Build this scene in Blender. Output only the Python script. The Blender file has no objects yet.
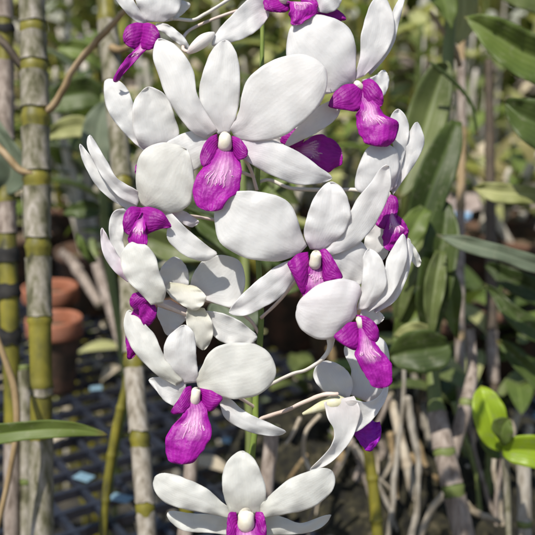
import bpy, bmesh, math, random
from mathutils import Vector, Matrix, noise
random.seed(7)
R = math.radians
scene = bpy.context.scene
C = scene.collection

# ------------------------------------------------------------------ camera, light, exposure
PITCH, HALF = R(15), R(17)
CAM = Vector((0, 0, 1.25))
cd = bpy.data.cameras.new('camera'); cam = bpy.data.objects.new('camera', cd); C.objects.link(cam)
cam.location = CAM; cam.rotation_euler = (R(90) - PITCH, 0, 0)
cd.angle = 2 * HALF; cd.clip_start = 0.01; cd.clip_end = 300
cd.dof.use_dof = True; cd.dof.focus_distance = 0.355; cd.dof.aperture_fstop = 14.0
scene.camera = cam
SUN_EL, SUN_AZ = R(60), R(-146)      # azimuth of the sun measured from +Y towards +X
w = bpy.data.worlds.new('World'); scene.world = w; w.use_nodes = True
nt = w.node_tree; bg = nt.nodes['Background']
sky = nt.nodes.new('ShaderNodeTexSky'); sky.sky_type = 'NISHITA'; sky.sun_disc = False
sky.sun_elevation = SUN_EL; sky.sun_rotation = SUN_AZ
nt.links.new(sky.outputs[0], bg.inputs[0]); bg.inputs[1].default_value = 0.085
sl = bpy.data.lights.new('sun', 'SUN'); sl.energy = 3.9; sl.angle = R(0.6); sl.color = (1, 0.95, 0.87)
sun = bpy.data.objects.new('sun', sl); C.objects.link(sun)
sd = Vector((math.sin(SUN_AZ) * math.cos(SUN_EL), math.cos(SUN_AZ) * math.cos(SUN_EL), math.sin(SUN_EL)))
sun.rotation_euler = (-sd).to_track_quat('-Z', 'Y').to_euler()
vs = scene.view_settings; vs.view_transform = 'Standard'; vs.look = 'None'; vs.exposure = 0.58; vs.gamma = 1; vs.use_curve_mapping = False
scene.cycles.use_denoising = True
scene.cycles.max_bounces = 8; scene.cycles.transparent_max_bounces = 4

# ------------------------------------------------------------------ helpers
RV = Vector((1, 0, 0)); FV = Vector((0, math.cos(PITCH), -math.sin(PITCH))); UV_ = Vector((0, math.sin(PITCH), math.cos(PITCH)))
TH = math.tan(HALF)
def W(px, py, d):
    """a point seen at photo pixel (px, py) and d metres from the camera along its axis"""
    return CAM + RV * ((px - 267.5) / 267.5 * TH * d) + UV_ * ((267.5 - py) / 267.5 * TH * d) + FV * d
def pxs(d): return TH * d / 267.5

def catmull(pts, n):
    """n points evenly spaced along a smooth curve through pts (tuples of any length)"""
    return resample(catmull_dense(pts), n)

def tag(o, label=None, cat=None, group=None, kind=None):
    if label: o['label'] = label
    if cat: o['category'] = cat
    if group: o['group'] = group
    if kind: o['kind'] = kind
    return o
def thing(name, loc, label, cat, group=None):
    o = bpy.data.objects.new(name, None); o.empty_display_size = 0.01
    C.objects.link(o); o.location = loc
    return tag(o, label, cat, group)
def root_of(o):
    loc = Vector((0, 0, 0))
    while o is not None:
        loc = loc + o.location; o = o.parent
    return loc
def link_mesh(name, verts, faces, mats, parent=None, uvs=None, smooth=True, midx=None):
    off = root_of(parent) if parent else Vector((0, 0, 0))
    me = bpy.data.meshes.new(name)
    me.from_pydata([tuple(Vector(v) - off) for v in verts], [], faces)
    if not isinstance(mats, (list, tuple)): mats = [mats]
    for m in mats: me.materials.append(m)
    if uvs:
        ul = me.uv_layers.new(name='UVMap')
        for li, l in enumerate(me.loops): ul.data[li].uv = uvs[l.vertex_index]
    if midx: me.polygons.foreach_set('material_index', midx)
    if smooth: me.polygons.foreach_set('use_smooth', [True] * len(me.polygons))
    me.update()
    o = bpy.data.objects.new(name, me); C.objects.link(o)
    if parent: o.parent = parent
    return o

def catmull_dense(pts):
    P = [Vector(p) for p in pts]
    Q = [P[0] * 2 - P[1]] + P + [P[-1] * 2 - P[-2]]
    dense = []
    for i in range(1, len(Q) - 2):
        p0, p1, p2, p3 = Q[i - 1:i + 3]
        for k in range(14):
            t = k / 14
            dense.append(0.5 * ((2 * p1) + (p2 - p0) * t + (2 * p0 - 5 * p1 + 4 * p2 - p3) * t * t + (3 * p1 - p0 - 3 * p2 + p3) * t ** 3))
    dense.append(P[-1])
    return dense
def resample(dense, n):
    acc = [0]
    for a, b in zip(dense, dense[1:]): acc.append(acc[-1] + (b - a).length)
    out, j = [], 0
    for i in range(n):
        s = acc[-1] * i / (n - 1)
        while j < len(acc) - 2 and acc[j + 1] < s: j += 1
        f = (s - acc[j]) / max(1e-9, acc[j + 1] - acc[j])
        out.append(dense[j].lerp(dense[j + 1], min(1, max(0, f))))
    return out

def blade(name, parent, L, Rr, tip, d, mat, dz=(0, 0, 0), cup=0, crease=0, roll=0, ripple=0.25, nu=26, nv=14, thick=0.45, seed=None, pointed=False, wob=0.5, rug=0.0, ruffle=0.0):
    """a petal, lobe or leaf: two edge curves from base to tip (photo pixels), depth profile in mm about d metres"""
    rnd = random.Random(seed if seed is not None else int(L[0][0] * 31 + tip[1] * 17 + tip[0]))
    ph, fr = rnd.random() * 6, 5 + rnd.random() * 4
    ph2 = rnd.random() * 6
    if pointed:
        Lc = catmull([(a, b) for a, b in L] + [tip], nu + 1); Rc = catmull([(a, b) for a, b in Rr] + [tip], nu + 1)
    else:
        dn = catmull_dense([tuple(p) for p in L] + [tip] + [tuple(p) for p in reversed(Rr)])
        k_ = len(L) * 14
        Lc = resample(dn[:k_ + 1], nu + 1); Rc = resample(dn[k_:][::-1], nu + 1)
    for i in range(1, nu):
        # slightly uneven margins
        dirv = (Rc[i] - Lc[i]); wv = dirv.length; dirv = dirv.normalized() if wv > 1e-6 else Vector((1, 0))
        e = wob * min(1, wv / 25)
        Lc[i] = Lc[i] + dirv * e * noise.noise(Vector((i * 0.37, ph * 5, 1.3))); Rc[i] = Rc[i] + dirv * e * noise.noise(Vector((i * 0.41, ph2 * 5, 7.7)))
    z0, zm, z1 = dz
    def ev(t, s, lift=0):
        i = min(nu - 1, int(t * nu)); f = t * nu - i
        l = Lc[i].lerp(Lc[i + 1], f); r = Rc[i].lerp(Rc[i + 1], f)
        p = l.lerp(r, (s + 1) / 2)
        wpx = (r - l).length
        z = z0 * (1 - t) * (1 - 2 * t) + zm * 4 * t * (1 - t) + z1 * t * (2 * t - 1)
        wn = min(1, wpx / 40)
        z += 0.75 * cup * (s * s - 0.4) * wn + crease * (abs(s) - 0.5) * wn + roll * s * wn
        z += ripple * (s * s) * math.sin(fr * t * 3 + ph + s) + ripple * 0.7 * math.sin(4 * t + ph2 + 2.2 * s)
        if rug: z += rug * (noise.noise(Vector((p.x * .11, p.y * .11, ph))) + .5 * noise.noise(Vector((p.x * .27, p.y * .27, ph2))))
        if ruffle: z += ruffle * abs(s) ** 3 * math.sin(15 * t + ph * 2 + s) * min(1, t * 2.5)
        # thickness and relief run along the view axis of depth; keep it real 3D
        dd = d + (z - lift) / 1000
        return W(p.x, p.y, dd)
    verts, uvs, faces = [], [], []
    for i in range(nu + 1):
        t = i / nu
        for j in range(nv + 1):
            s = -1 + 2 * j / nv
            verts.append(ev(t, s)); uvs.append((t, (s + 1) / 2))
    for i in range(nu):
        for j in range(nv):
            a = i * (nv + 1) + j
            faces.append((a, a + 1, a + nv + 2, a + nv + 1))
    o = link_mesh(name, verts, faces, mat, parent, uvs)
    if thick:
        m = o.modifiers.new('thickness', 'SOLIDIFY'); m.thickness = thick / 1000; m.offset = 0
    return o, ev

def tube_world(name, pts, radii, mat, parent=None, seg=12, cap=True, n=None, jitter=0):
    """round tube through world points"""
    n = n or max(6, len(pts) * 6)
    pr = catmull([tuple(p) + (r,) for p, r in zip(pts, radii)], n)
    P = [Vector(q[:3]) for q in pr]; rr = [q[3] for q in pr]
    verts, uvs, faces = [], [], []
    up = Vector((0.13, 0.97, 0.2)).normalized()
    for i in range(n):
        tn = (P[min(n - 1, i + 1)] - P[max(0, i - 1)]).normalized()
        a = tn.cross(up); a = a.normalized() if a.length > 1e-4 else Vector((1, 0, 0)); b = tn.cross(a).normalized()
        for k in range(seg):
            th = 2 * math.pi * k / seg
            r = max(1e-5, rr[i]) * (1 + (jitter * (noise.noise(Vector((math.cos(th), math.sin(th), i * 0.35 + P[0].x * 50)))) if jitter else 0))
            verts.append(P[i] + a * math.cos(th) * r + b * math.sin(th) * r); uvs.append((i / (n - 1), k / seg))
    for i in range(n - 1):
        for k in range(seg):
            faces.append((i * seg + k, i * seg + (k + 1) % seg, (i + 1) * seg + (k + 1) % seg, (i + 1) * seg + k))
    if cap:
        for i, sgn in ((0, -1), (n - 1, 1)):
            tn = (P[1] - P[0]) if i == 0 else (P[-1] - P[-2])
            verts.append(P[i] + sgn * tn.normalized() * rr[i] * 0.5); uvs.append((i / (n - 1), 0))
            c = len(verts) - 1
            for k in range(seg):
                f = (i * seg + k, i * seg + (k + 1) % seg, c)
                faces.append(f if sgn > 0 else f[::-1])
    return link_mesh(name, verts, faces, mat, parent, uvs)
def tube(name, pp, mat, parent=None, seg=12, n=None, jitter=0):
    """pp = (px, py, depth m, width px)"""
    return tube_world(name, [W(a, b, c) for a, b, c, e in pp], [e / 2 * pxs(c) for a, b, c, e in pp], mat, parent, seg, True, n, jitter)

# ------------------------------------------------------------------ materials
def newmat(name):
    m = bpy.data.materials.new(name); m.use_nodes = True
    n = m.node_tree; return m, n, n.nodes['Principled BSDF'], n.nodes['Material Output']
def node(n, typ, **kw):
    x = n.nodes.new(typ)
    for k, v in kw.items():
        if k.startswith('i_'):
            key = k[2:]; key = int(key) if key.isdigit() else key.replace('_', ' ')
            x.inputs[key].default_value = v
        else: setattr(x, k, v)
    return x
def ramp(n, src, stops, interp='LINEAR'):
    r = n.nodes.new('ShaderNodeValToRGB'); r.color_ramp.interpolation = interp
    e = r.color_ramp.elements
    while len(e) < len(stops): e.new(0.5)
    for x, (p, c) in zip(e, stops):
        x.position = p; x.color = tuple(c) + (1,) if len(c) == 3 else c
    n.links.new(src, r.inputs[0]); return r
def mixc(n, fac, a, b, mode='MIX'):
    m = n.nodes.new('ShaderNodeMix'); m.data_type = 'RGBA'; m.blend_type = mode
    for sock, v in ((m.inputs[0], fac), (m.inputs[6], a), (m.inputs[7], b)):
        if hasattr(v, 'is_output'): n.links.new(v, sock)
        elif isinstance(v, (int, float)): sock.default_value = v
        else: sock.default_value = tuple(v) + (1,)
    return m.outputs[2]
def math_(n, op, a, b=None):
    m = n.nodes.new('ShaderNodeMath'); m.operation = op
    for i, v in enumerate((a, b)):
        if v is None: continue
        if hasattr(v, 'is_output'): n.links.new(v, m.inputs[i])
        else: m.inputs[i].default_value = v
    return m.outputs[0]
def translucent_mix(n, bsdf, out, col, fac):
    tr = n.nodes.new('ShaderNodeBsdfTranslucent'); mx = n.nodes.new('ShaderNodeMixShader'); mx.inputs[0].default_value = fac
    if hasattr(col, 'is_output'): n.links.new(col, tr.inputs[0])
    else: tr.inputs[0].default_value = tuple(col) + (1,)
    n.links.new(bsdf.outputs[0], mx.inputs[1]); n.links.new(tr.outputs[0], mx.inputs[2]); n.links.new(mx.outputs[0], out.inputs[0])
def uv_veins(n, lines=13, wob=0.7):
    """longitudinal veins from the blade's own coordinates"""
    uv = n.nodes.new('ShaderNodeUVMap'); sep = n.nodes.new('ShaderNodeSeparateXYZ'); n.links.new(uv.outputs[0], sep.inputs[0])
    nz = node(n, 'ShaderNodeTexNoise', i_Scale=5.0, i_Detail=2.0); n.links.new(uv.outputs[0], nz.inputs['Vector'])
    v = math_(n, 'ADD', math_(n, 'MULTIPLY', sep.outputs[1], lines * 6.283), math_(n, 'MULTIPLY', nz.outputs[0], wob * 6))
    return uv, sep, math_(n, 'SINE', v)

def petal_mat(name, col, base_tint, trans=0.32):
    m, n, b, out = newmat(name)
    uv, sep, veins = uv_veins(n, 15, 0.9)
    tc = n.nodes.new('ShaderNodeTexCoord')
    nz = node(n, 'ShaderNodeTexNoise', i_Scale=90.0, i_Detail=4.0); n.links.new(tc.outputs['Object'], nz.inputs['Vector'])
    mot = ramp(n, nz.outputs[0], [(0.3, [c * 0.93 for c in col]), (0.7, [min(.86, c * 1.03) for c in col])])
    bt = ramp(n, sep.outputs[0], [(0.0, (1, 1, 1)), (0.34, (0, 0, 0))])
    c1 = mixc(n, math_(n, 'MULTIPLY', bt.outputs[0], 0.8), mot.outputs[0], base_tint)
    vr = ramp(n, veins, [(0.55, (0, 0, 0)), (1.0, (1, 1, 1))])
    c2 = mixc(n, math_(n, 'MULTIPLY', vr.outputs[0], 0.11), c1, (0.66, 0.61, 0.57))
    n.links.new(c2, b.inputs['Base Color']); b.inputs['Roughness'].default_value = 0.55
    b.inputs['Specular IOR Level'].default_value = 0.35
    b.inputs['Sheen Weight'].default_value = 0.1
    b.inputs['Subsurface Weight'].default_value = 0.6; b.inputs['Subsurface Radius'].default_value = (1.0, 0.85, 0.75); b.inputs['Subsurface Scale'].default_value = 0.0022
    g = node(n, 'ShaderNodeTexNoise', i_Scale=900.0, i_Detail=3.0); n.links.new(tc.outputs['Object'], g.inputs['Vector'])
    gl = node(n, 'ShaderNodeTexNoise', i_Scale=120.0, i_Detail=3.0); n.links.new(tc.outputs['Object'], gl.inputs['Vector'])
    h = math_(n, 'ADD', math_(n, 'MULTIPLY', g.outputs[0], 0.42), math_(n, 'ADD', math_(n, 'MULTIPLY', veins, 0.035), math_(n, 'MULTIPLY', gl.outputs[0], 0.8)))
    bp = node(n, 'ShaderNodeBump', i_Strength=0.4, i_Distance=0.0005); n.links.new(h, bp.inputs['Height']); n.links.new(bp.outputs[0], b.inputs['Normal'])
    translucent_mix(n, b, out, c2, trans)
    return m
M = {}
M['white'] = petal_mat('orchid petal white', (0.805, 0.78, 0.745), (0.70, 0.62, 0.62))
M['lilac'] = petal_mat('orchid petal faint lilac white', (0.80, 0.77, 0.745), (0.64, 0.50, 0.59))
M['cream'] = petal_mat('orchid petal cream white', (0.785, 0.765, 0.695), (0.62, 0.60, 0.49))
M['yellowish'] = petal_mat('orchid petal back yellowish', (0.77, 0.74, 0.65), (0.70, 0.66, 0.46))
M['pinkish'] = petal_mat('orchid petal pinkish back', (0.76, 0.68, 0.70), (0.66, 0.38, 0.58))

def lip_mat(name, col, dark, pale, throat):
    m, n, b, out = newmat(name)
    uv, sep, veins = uv_veins(n, 8, 0.5)
    tc = n.nodes.new('ShaderNodeTexCoord')
    nz = node(n, 'ShaderNodeTexNoise', i_Scale=160.0, i_Detail=5.0); n.links.new(tc.outputs['Object'], nz.inputs['Vector'])
    c0 = mixc(n, ramp(n, nz.outputs[0], [(0.35, (0, 0, 0)), (0.68, (1, 1, 1))]).outputs[0], dark, col)
    vr = ramp(n, veins, [(0.3, (0, 0, 0)), (0.95, (1, 1, 1))])
    c1 = mixc(n, math_(n, 'MULTIPLY', vr.outputs[0], 0.16), c0, [c * 1.4 + 0.02 for c in col])
    if throat:
        # pale throat with purple streaks, and a pale rim at the tip
        tr = ramp(n, math_(n, 'ADD', sep.outputs[0], math_(n, 'MULTIPLY', math_(n, 'SUBTRACT', nz.outputs[0], 0.5), 0.35)), [(0.20, (0.25, 0.25, 0.25)), (0.34, (1, 1, 1)), (0.42, (1, 1, 1)), (0.57, (0, 0, 0))])
        vr2 = ramp(n, veins, [(0.35, (0, 0, 0)), (0.6, (1, 1, 1))])
        cen = ramp(n, sep.outputs[1], [(0.16, (0, 0, 0)), (0.40, (1, 1, 1)), (0.60, (1, 1, 1)), (0.84, (0, 0, 0))])
        f = math_(n, 'MULTIPLY', math_(n, 'MULTIPLY', tr.outputs[0], cen.outputs[0]), math_(n, 'ADD', math_(n, 'MULTIPLY', vr2.outputs[0], 0.22), 0.58))
        c1 = mixc(n, f, c1, pale)
        rim = ramp(n, sep.outputs[0], [(0.93, (0, 0, 0)), (1.0, (1, 1, 1))])
        c1 = mixc(n, math_(n, 'MULTIPLY', rim.outputs[0], 0.3), c1, pale)
    n.links.new(c1, b.inputs['Base Color']); b.inputs['Roughness'].default_value = 0.5
    b.inputs['Specular IOR Level'].default_value = 0.3
    g = node(n, 'ShaderNodeTexNoise', i_Scale=500.0, i_Detail=3.0); n.links.new(tc.outputs['Object'], g.inputs['Vector'])
    h = math_(n, 'ADD', math_(n, 'MULTIPLY', veins, 0.07), g.outputs[0])
    bp = node(n, 'ShaderNodeBump', i_Strength=0.7, i_Distance=0.0006); n.links.new(h, bp.inputs['Height']); n.links.new(bp.outputs[0], b.inputs['Normal'])
    translucent_mix(n, b, out, c1, 0.22)
    return m
M['lip'] = lip_mat('orchid lip magenta', (0.37, 0.008, 0.33), (0.26, 0.004, 0.24), (0.76, 0.46, 0.66), True)
M['lobe'] = lip_mat('orchid lip side lobe', (0.32, 0.006, 0.28), (0.22, 0.003, 0.20), (0.8, 0.5, 0.7), False)
M['violet'] = lip_mat('orchid lip violet', (0.34, 0.012, 0.46), (0.24, 0.006, 0.36), (0.6, 0.4, 0.7), False)

def simple(name, stops, scale=60, stretch=(1, 1, 1), rough=0.5, trans=0.0, bump=0.3, bdist=0.0005, detail=5, spec=0.4, coord='Object'):
    m, n, b, out = newmat(name)
    tc = n.nodes.new('ShaderNodeTexCoord'); mp = n.nodes.new('ShaderNodeMapping'); mp.inputs['Scale'].default_value = stretch
    n.links.new(tc.outputs[coord], mp.inputs[0])
    nz = node(n, 'ShaderNodeTexNoise', i_Scale=scale, i_Detail=detail, i_Roughness=0.6); n.links.new(mp.outputs[0], nz.inputs['Vector'])
    k = len(stops)
    r = ramp(n, nz.outputs[0], [(0.3 + 0.4 * i / (k - 1), c) for i, c in enumerate(stops)])
    n.links.new(r.outputs[0], b.inputs['Base Color']); b.inputs['Roughness'].default_value = rough
    b.inputs['Specular IOR Level'].default_value = spec
    if bump:
        bp = node(n, 'ShaderNodeBump', i_Strength=bump, i_Distance=bdist); n.links.new(nz.outputs[0], bp.inputs['Height']); n.links.new(bp.outputs[0], b.inputs['Normal'])
    if trans: translucent_mix(n, b, out, r.outputs[0], trans)
    return m
M['column'] = simple('orchid column cream', [(0.70, 0.65, 0.50), (0.80, 0.77, 0.68)], 300, rough=0.45, trans=0.15)
M['cap'] = simple('anther cap white', [(0.74, 0.70, 0.62), (0.80, 0.78, 0.74)], 300, rough=0.45, trans=0.15)
M['stigma'] = simple('stigma yellow', [(0.60, 0.50, 0.28), (0.72, 0.65, 0.46)], 300, rough=0.35, trans=0.1)
M['callus'] = simple('orchid callus pink white', [(0.56, 0.22, 0.48), (0.76, 0.52, 0.66)], 500, rough=0.5, trans=0.2)
M['pedicel'] = simple('orchid pedicel pale pink', [(0.60, 0.48, 0.40), (0.74, 0.62, 0.56)], 120, rough=0.5, trans=0.1)
M['pedicel_white'] = simple('orchid pedicel white', [(0.66, 0.62, 0.52), (0.76, 0.72, 0.68)], 120, rough=0.5, trans=0.1)
M['ovary'] = simple('orchid ovary yellow green', [(0.58, 0.56, 0.30), (0.76, 0.73, 0.60)], 140, rough=0.5, trans=0.15)
M['spray_stem'] = simple('orchid spray stem green', [(0.10, 0.16, 0.025), (0.19, 0.25, 0.05)], 80, rough=0.45)
M['cane'] = simple('cane yellow green', [(0.045, 0.042, 0.016), (0.12, 0.11, 0.015), (0.18, 0.16, 0.018), (0.25, 0.205, 0.028)], 70, (1, 1, 0.45), rough=0.5, detail=9, bump=.4)
M['cane_green'] = simple('cane dull green', [(0.09, 0.12, 0.03), (0.17, 0.20, 0.06)], 40, (1, 1, 0.3), rough=0.5)
M['sheath'] = simple('papery cane sheath', [(0.09, 0.075, 0.045), (0.24, 0.21, 0.165), (0.34, 0.31, 0.26), (0.42, 0.385, 0.34)], 95, (3, 3, 0.35), rough=0.8, bump=0.8, bdist=0.0012, detail=8)
M['sheath_moss'] = simple('papery cane sheath with algae', [(0.04, 0.038, 0.018), (0.105, 0.10, 0.052), (0.20, 0.185, 0.13), (0.28, 0.255, 0.205), (0.40, 0.365, 0.32)], 120, (1.5, 1.5, 0.5), rough=0.8, bump=0.8, bdist=0.0012, detail=8)
M['sheath_pink'] = simple('papery cane sheath pinkish', [(0.08, 0.06, 0.04), (0.20, 0.16, 0.13), (0.30, 0.25, 0.21), (0.38, 0.33, 0.29)], 95, (2.5, 2.5, 0.4), rough=0.8, bump=0.8, bdist=0.0012, detail=8)
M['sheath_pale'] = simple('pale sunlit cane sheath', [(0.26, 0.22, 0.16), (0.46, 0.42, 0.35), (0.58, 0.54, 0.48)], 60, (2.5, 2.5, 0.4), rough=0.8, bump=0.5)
M['twig'] = simple('old brown stalk', [(0.14, 0.09, 0.04), (0.28, 0.20, 0.10), (0.36, 0.27, 0.17)], 60, (1, 1, 0.5), rough=0.65)
M['twig_dark'] = simple('dark brown stalk', [(0.04, 0.03, 0.02), (0.11, 0.08, 0.05)], 60, rough=0.7)
M['root'] = simple('pale aerial root', [(0.20, 0.16, 0.10), (0.38, 0.32, 0.24), (0.50, 0.45, 0.36)], 60, rough=0.75, bump=0.5)
M['black_band'] = simple('black rotted band', [(0.006, 0.006, 0.006), (0.03, 0.028, 0.025)], 90, rough=0.8)

def leaf_mat(name, dark, light, rough=0.47, trans=0.22, lines=9):
    m, n, b, out = newmat(name)
    uv, sep, veins = uv_veins(n, lines, 0.25)
    tc = n.nodes.new('ShaderNodeTexCoord')
    nz = node(n, 'ShaderNodeTexNoise', i_Scale=22.0, i_Detail=5.0); n.links.new(tc.outputs['Object'], nz.inputs['Vector'])
    c0 = mixc(n, ramp(n, nz.outputs[0], [(0.32, (0, 0, 0)), (0.70, (1, 1, 1))]).outputs[0], dark, light)
    mid = ramp(n, sep.outputs[1], [(0.455, (0, 0, 0)), (0.49, (1, 1, 1)), (0.51, (1, 1, 1)), (0.545, (0, 0, 0))])
    c1 = mixc(n, math_(n, 'MULTIPLY', mid.outputs[0], 0.35), c0, [min(1, c * 1.8 + 0.02) for c in light])
    c2 = mixc(n, math_(n, 'MULTIPLY', math_(n, 'ADD', veins, 1.0), 0.06), c1, [c * 1.7 for c in light])
    sp = node(n, 'ShaderNodeTexNoise', i_Scale=260.0, i_Detail=3.0); n.links.new(tc.outputs['Object'], sp.inputs['Vector'])
    c2 = mixc(n, math_(n, 'MULTIPLY', ramp(n, sp.outputs[0], [(0.56, (0, 0, 0)), (0.72, (1, 1, 1))]).outputs[0], 0.30), c2, (0.26, 0.25, 0.17))
    tipn = math_(n, 'ADD', sep.outputs[0], math_(n, 'MULTIPLY', math_(n, 'SUBTRACT', nz.outputs[0], 0.5), 0.25))
    c2 = mixc(n, math_(n, 'MULTIPLY', ramp(n, tipn, [(0.93, (0, 0, 0)), (1.0, (1, 1, 1))]).outputs[0], 0.6), c2, (0.22, 0.15, 0.06))
    n.links.new(c2, b.inputs['Base Color']); b.inputs['Roughness'].default_value = rough; b.inputs['Specular IOR Level'].default_value = 0.28
    bp = node(n, 'ShaderNodeBump', i_Strength=0.4, i_Distance=0.0006); n.links.new(math_(n, 'ADD', math_(n, 'MULTIPLY', veins, 0.12), nz.outputs[0]), bp.inputs['Height']); n.links.new(bp.outputs[0], b.inputs['Normal'])
    tcol = mixc(n, 0.5, c2, [light[0] * 1.6, light[1] * 1.7, light[2] * 0.6])
    translucent_mix(n, b, out, tcol, trans)
    return m
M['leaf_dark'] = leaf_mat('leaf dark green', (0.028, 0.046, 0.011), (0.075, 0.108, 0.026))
M['leaf'] = leaf_mat('leaf mid green', (0.06, 0.095, 0.018), (0.135, 0.180, 0.040))
M['leaf_olive'] = leaf_mat('leaf olive green', (0.058, 0.080, 0.022), (0.135, 0.165, 0.055))
M['leaf_grey'] = leaf_mat('leaf grey green', (0.09, 0.12, 0.075), (0.17, 0.20, 0.135), 0.6)
M['leaf_lime'] = leaf_mat('leaf young lime green', (0.20, 0.30, 0.015), (0.33, 0.43, 0.03), 0.35, 0.35)
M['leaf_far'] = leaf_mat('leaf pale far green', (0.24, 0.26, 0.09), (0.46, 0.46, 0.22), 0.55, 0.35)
M['leaf_dry'] = leaf_mat('dry straw leaf', (0.32, 0.26, 0.17), (0.60, 0.52, 0.40), 0.7, 0.3)
M['terracotta'] = simple('terracotta', [(0.10, 0.035, 0.02), (0.28, 0.10, 0.05), (0.36, 0.16, 0.10)], 45, rough=0.85, bump=0.4)
M['pot_body'] = simple('terracotta with shade painted in', [(0.03, 0.022, 0.014), (0.075, 0.045, 0.028), (0.16, 0.075, 0.045)], 45, rough=0.9, bump=.5)  # darker terracotta, the shade below the rim painted into its colour
M['moss_medium'] = simple('potting bark', [(0.02, 0.014, 0.009), (0.10, 0.07, 0.04), (0.20, 0.14, 0.09)], 90, rough=0.95, bump=1.0, bdist=0.004)
M['lattice'] = simple('black lattice plastic', [(0.009, 0.011, 0.017), (0.026, 0.031, 0.046)], 40, rough=0.36, bump=0.25, spec=0.5)
M['soil'] = simple('earth', [(0.05, 0.038, 0.026), (0.14, 0.105, 0.078), (0.26, 0.205, 0.16)], 9, rough=0.95, bump=1.0, bdist=0.02, detail=10)
M['concrete'] = simple('weathered pinkish concrete', [(0.18, 0.13, 0.11), (0.32, 0.26, 0.23), (0.42, 0.36, 0.33)], 14, rough=0.9, bump=0.5, bdist=0.003)
M['blue'] = simple('faded blue paint', [(0.12, 0.25, 0.42), (0.24, 0.42, 0.62)], 25, rough=0.5)
M['blue_tag'] = simple('pale blue plastic', [(0.13, 0.22, 0.28), (0.22, 0.34, 0.41)], 30, rough=0.45)
M['black_plastic'] = simple('black plastic pot', [(0.012, 0.012, 0.013), (0.035, 0.034, 0.034)], 30, rough=0.5)
M['wood'] = simple('grey timber', [(0.10, 0.08, 0.06), (0.24, 0.20, 0.16)], 20, (1, 1, 6), rough=0.85)
M['far_pink'] = petal_mat('far pink petal', (0.70, 0.48, 0.66), (0.55, 0.20, 0.50))

# ------------------------------------------------------------------ the setting
def boxes_late(name):
    v = [(-2.2, 0.1, .004), (2.2, 0.1, .004), (2.2, 3.0, .004), (-2.2, 3.0, .004)]
    return link_mesh(name, v, [(0, 1, 2, 3)], M['mat'], None, None, False)
def sheet(name, size, z, mat, cx=0, cy=0):
    n = 40
    v = [(cx - size + 2 * size * i / n, cy - size + 2 * size * j / n, z) for i in range(n + 1) for j in range(n + 1)]
    f = [(i * (n + 1) + j, (i + 1) * (n + 1) + j, (i + 1) * (n + 1) + j + 1, i * (n + 1) + j + 1) for i in range(n) for j in range(n)]
    return link_mesh(name, v, f, mat, None, None, False)
tag(sheet('ground', 60, 0, M['soil']), kind='structure')
M['mat'] = simple('dark sheet for ground shade', [(0.010, 0.010, 0.009), (0.030, 0.028, 0.024), (0.07, 0.06, 0.045)], 14, rough=0.9, bump=.6, bdist=.006)
tag(boxes_late('ground_shade_sheet'), kind='structure')  # dark sheet added over the soil to deepen shade seen through the lattice

def boxes(name, items, mat, parent=None, bev=0.0):
    """items: (centre, half extents, yaw)"""
    V, F = [], []
    for c, h, yaw in items:
        c = Vector(c); m = Matrix.Rotation(yaw, 3, 'Z'); k = len(V)
        for sx in (-1, 1):
            for sy in (-1, 1):
                for sz in (-1, 1): V.append(c + m @ Vector((sx * h[0], sy * h[1], sz * h[2])))
        F += [(k, k + 1, k + 3, k + 2), (k + 4, k + 6, k + 7, k + 5), (k, k + 4, k + 5, k + 1), (k + 2, k + 3, k + 7, k + 6), (k, k + 2, k + 6, k + 4), (k + 1, k + 5, k + 7, k + 3)]
    o = link_mesh(name, V, F, mat, parent, None, False)
    if bev:
        b = o.modifiers.new('edge', 'BEVEL'); b.width = bev; b.segments = 2
    return o

BZ = 0.875
def clip_line(o, dv, x0, x1, y0, y1):
    t0, t1 = -9, 9
    for p, q, a, b in ((o.x, dv.x, x0, x1), (o.y, dv.y, y0, y1)):
        if abs(q) < 1e-9: continue
        u, v = (a - p) / q, (b - p) / q
        t0, t1 = max(t0, min(u, v)), min(t1, max(u, v))
    return t0, t1
bench = thing('nursery_bench', (0, 0.95, 0), 'long nursery bench topped with black plastic lattice under the orchids', 'bench')
X0, X1, Y0, Y1 = -1.1, 1.1, 0.42, 1.62
bars = []
for yaw, zo in ((R(33), 0.0), (R(-57), -0.0009)):
    dv = Vector((math.cos(yaw), math.sin(yaw), 0)); nv = Vector((-dv.y, dv.x, 0)); pitch = 0.031
    for k in range(-60, 60):
        o = Vector((0, 1.0, 0)) + nv * (k * pitch)
        t0, t1 = clip_line(o, dv, X0, X1, Y0, Y1)
        if t1 - t0 > 0.01:
            c = o + dv * ((t0 + t1) / 2)
            bars.append(((c.x, c.y, BZ - 0.0038 + zo), ((t1 - t0) / 2, 0.0026, 0.0038), yaw))
boxes('lattice_top', bars, M['lattice'], bench)
boxes('rim_frame', [((0, Y0 - 0.012, BZ - 0.02), (X1 + 0.03, 0.012, 0.02), 0), ((0, Y1 + 0.012, BZ - 0.02), (X1 + 0.03, 0.012, 0.02), 0),
                    ((X0 - 0.015, 1.02, BZ - 0.02), (0.014, 0.59, 0.02), 0), ((X1 + 0.015, 1.02, BZ - 0.02), (0.014, 0.59, 0.02), 0)], M['wood'], bench, 0.002)
for sx in (-1, 1):
    for y in (0.48, 1.56):
        boxes('leg', [((sx * 1.02, y, 0.42), (0.025, 0.025, 0.42), 0)], M['wood'], bench, 0.003)

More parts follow.
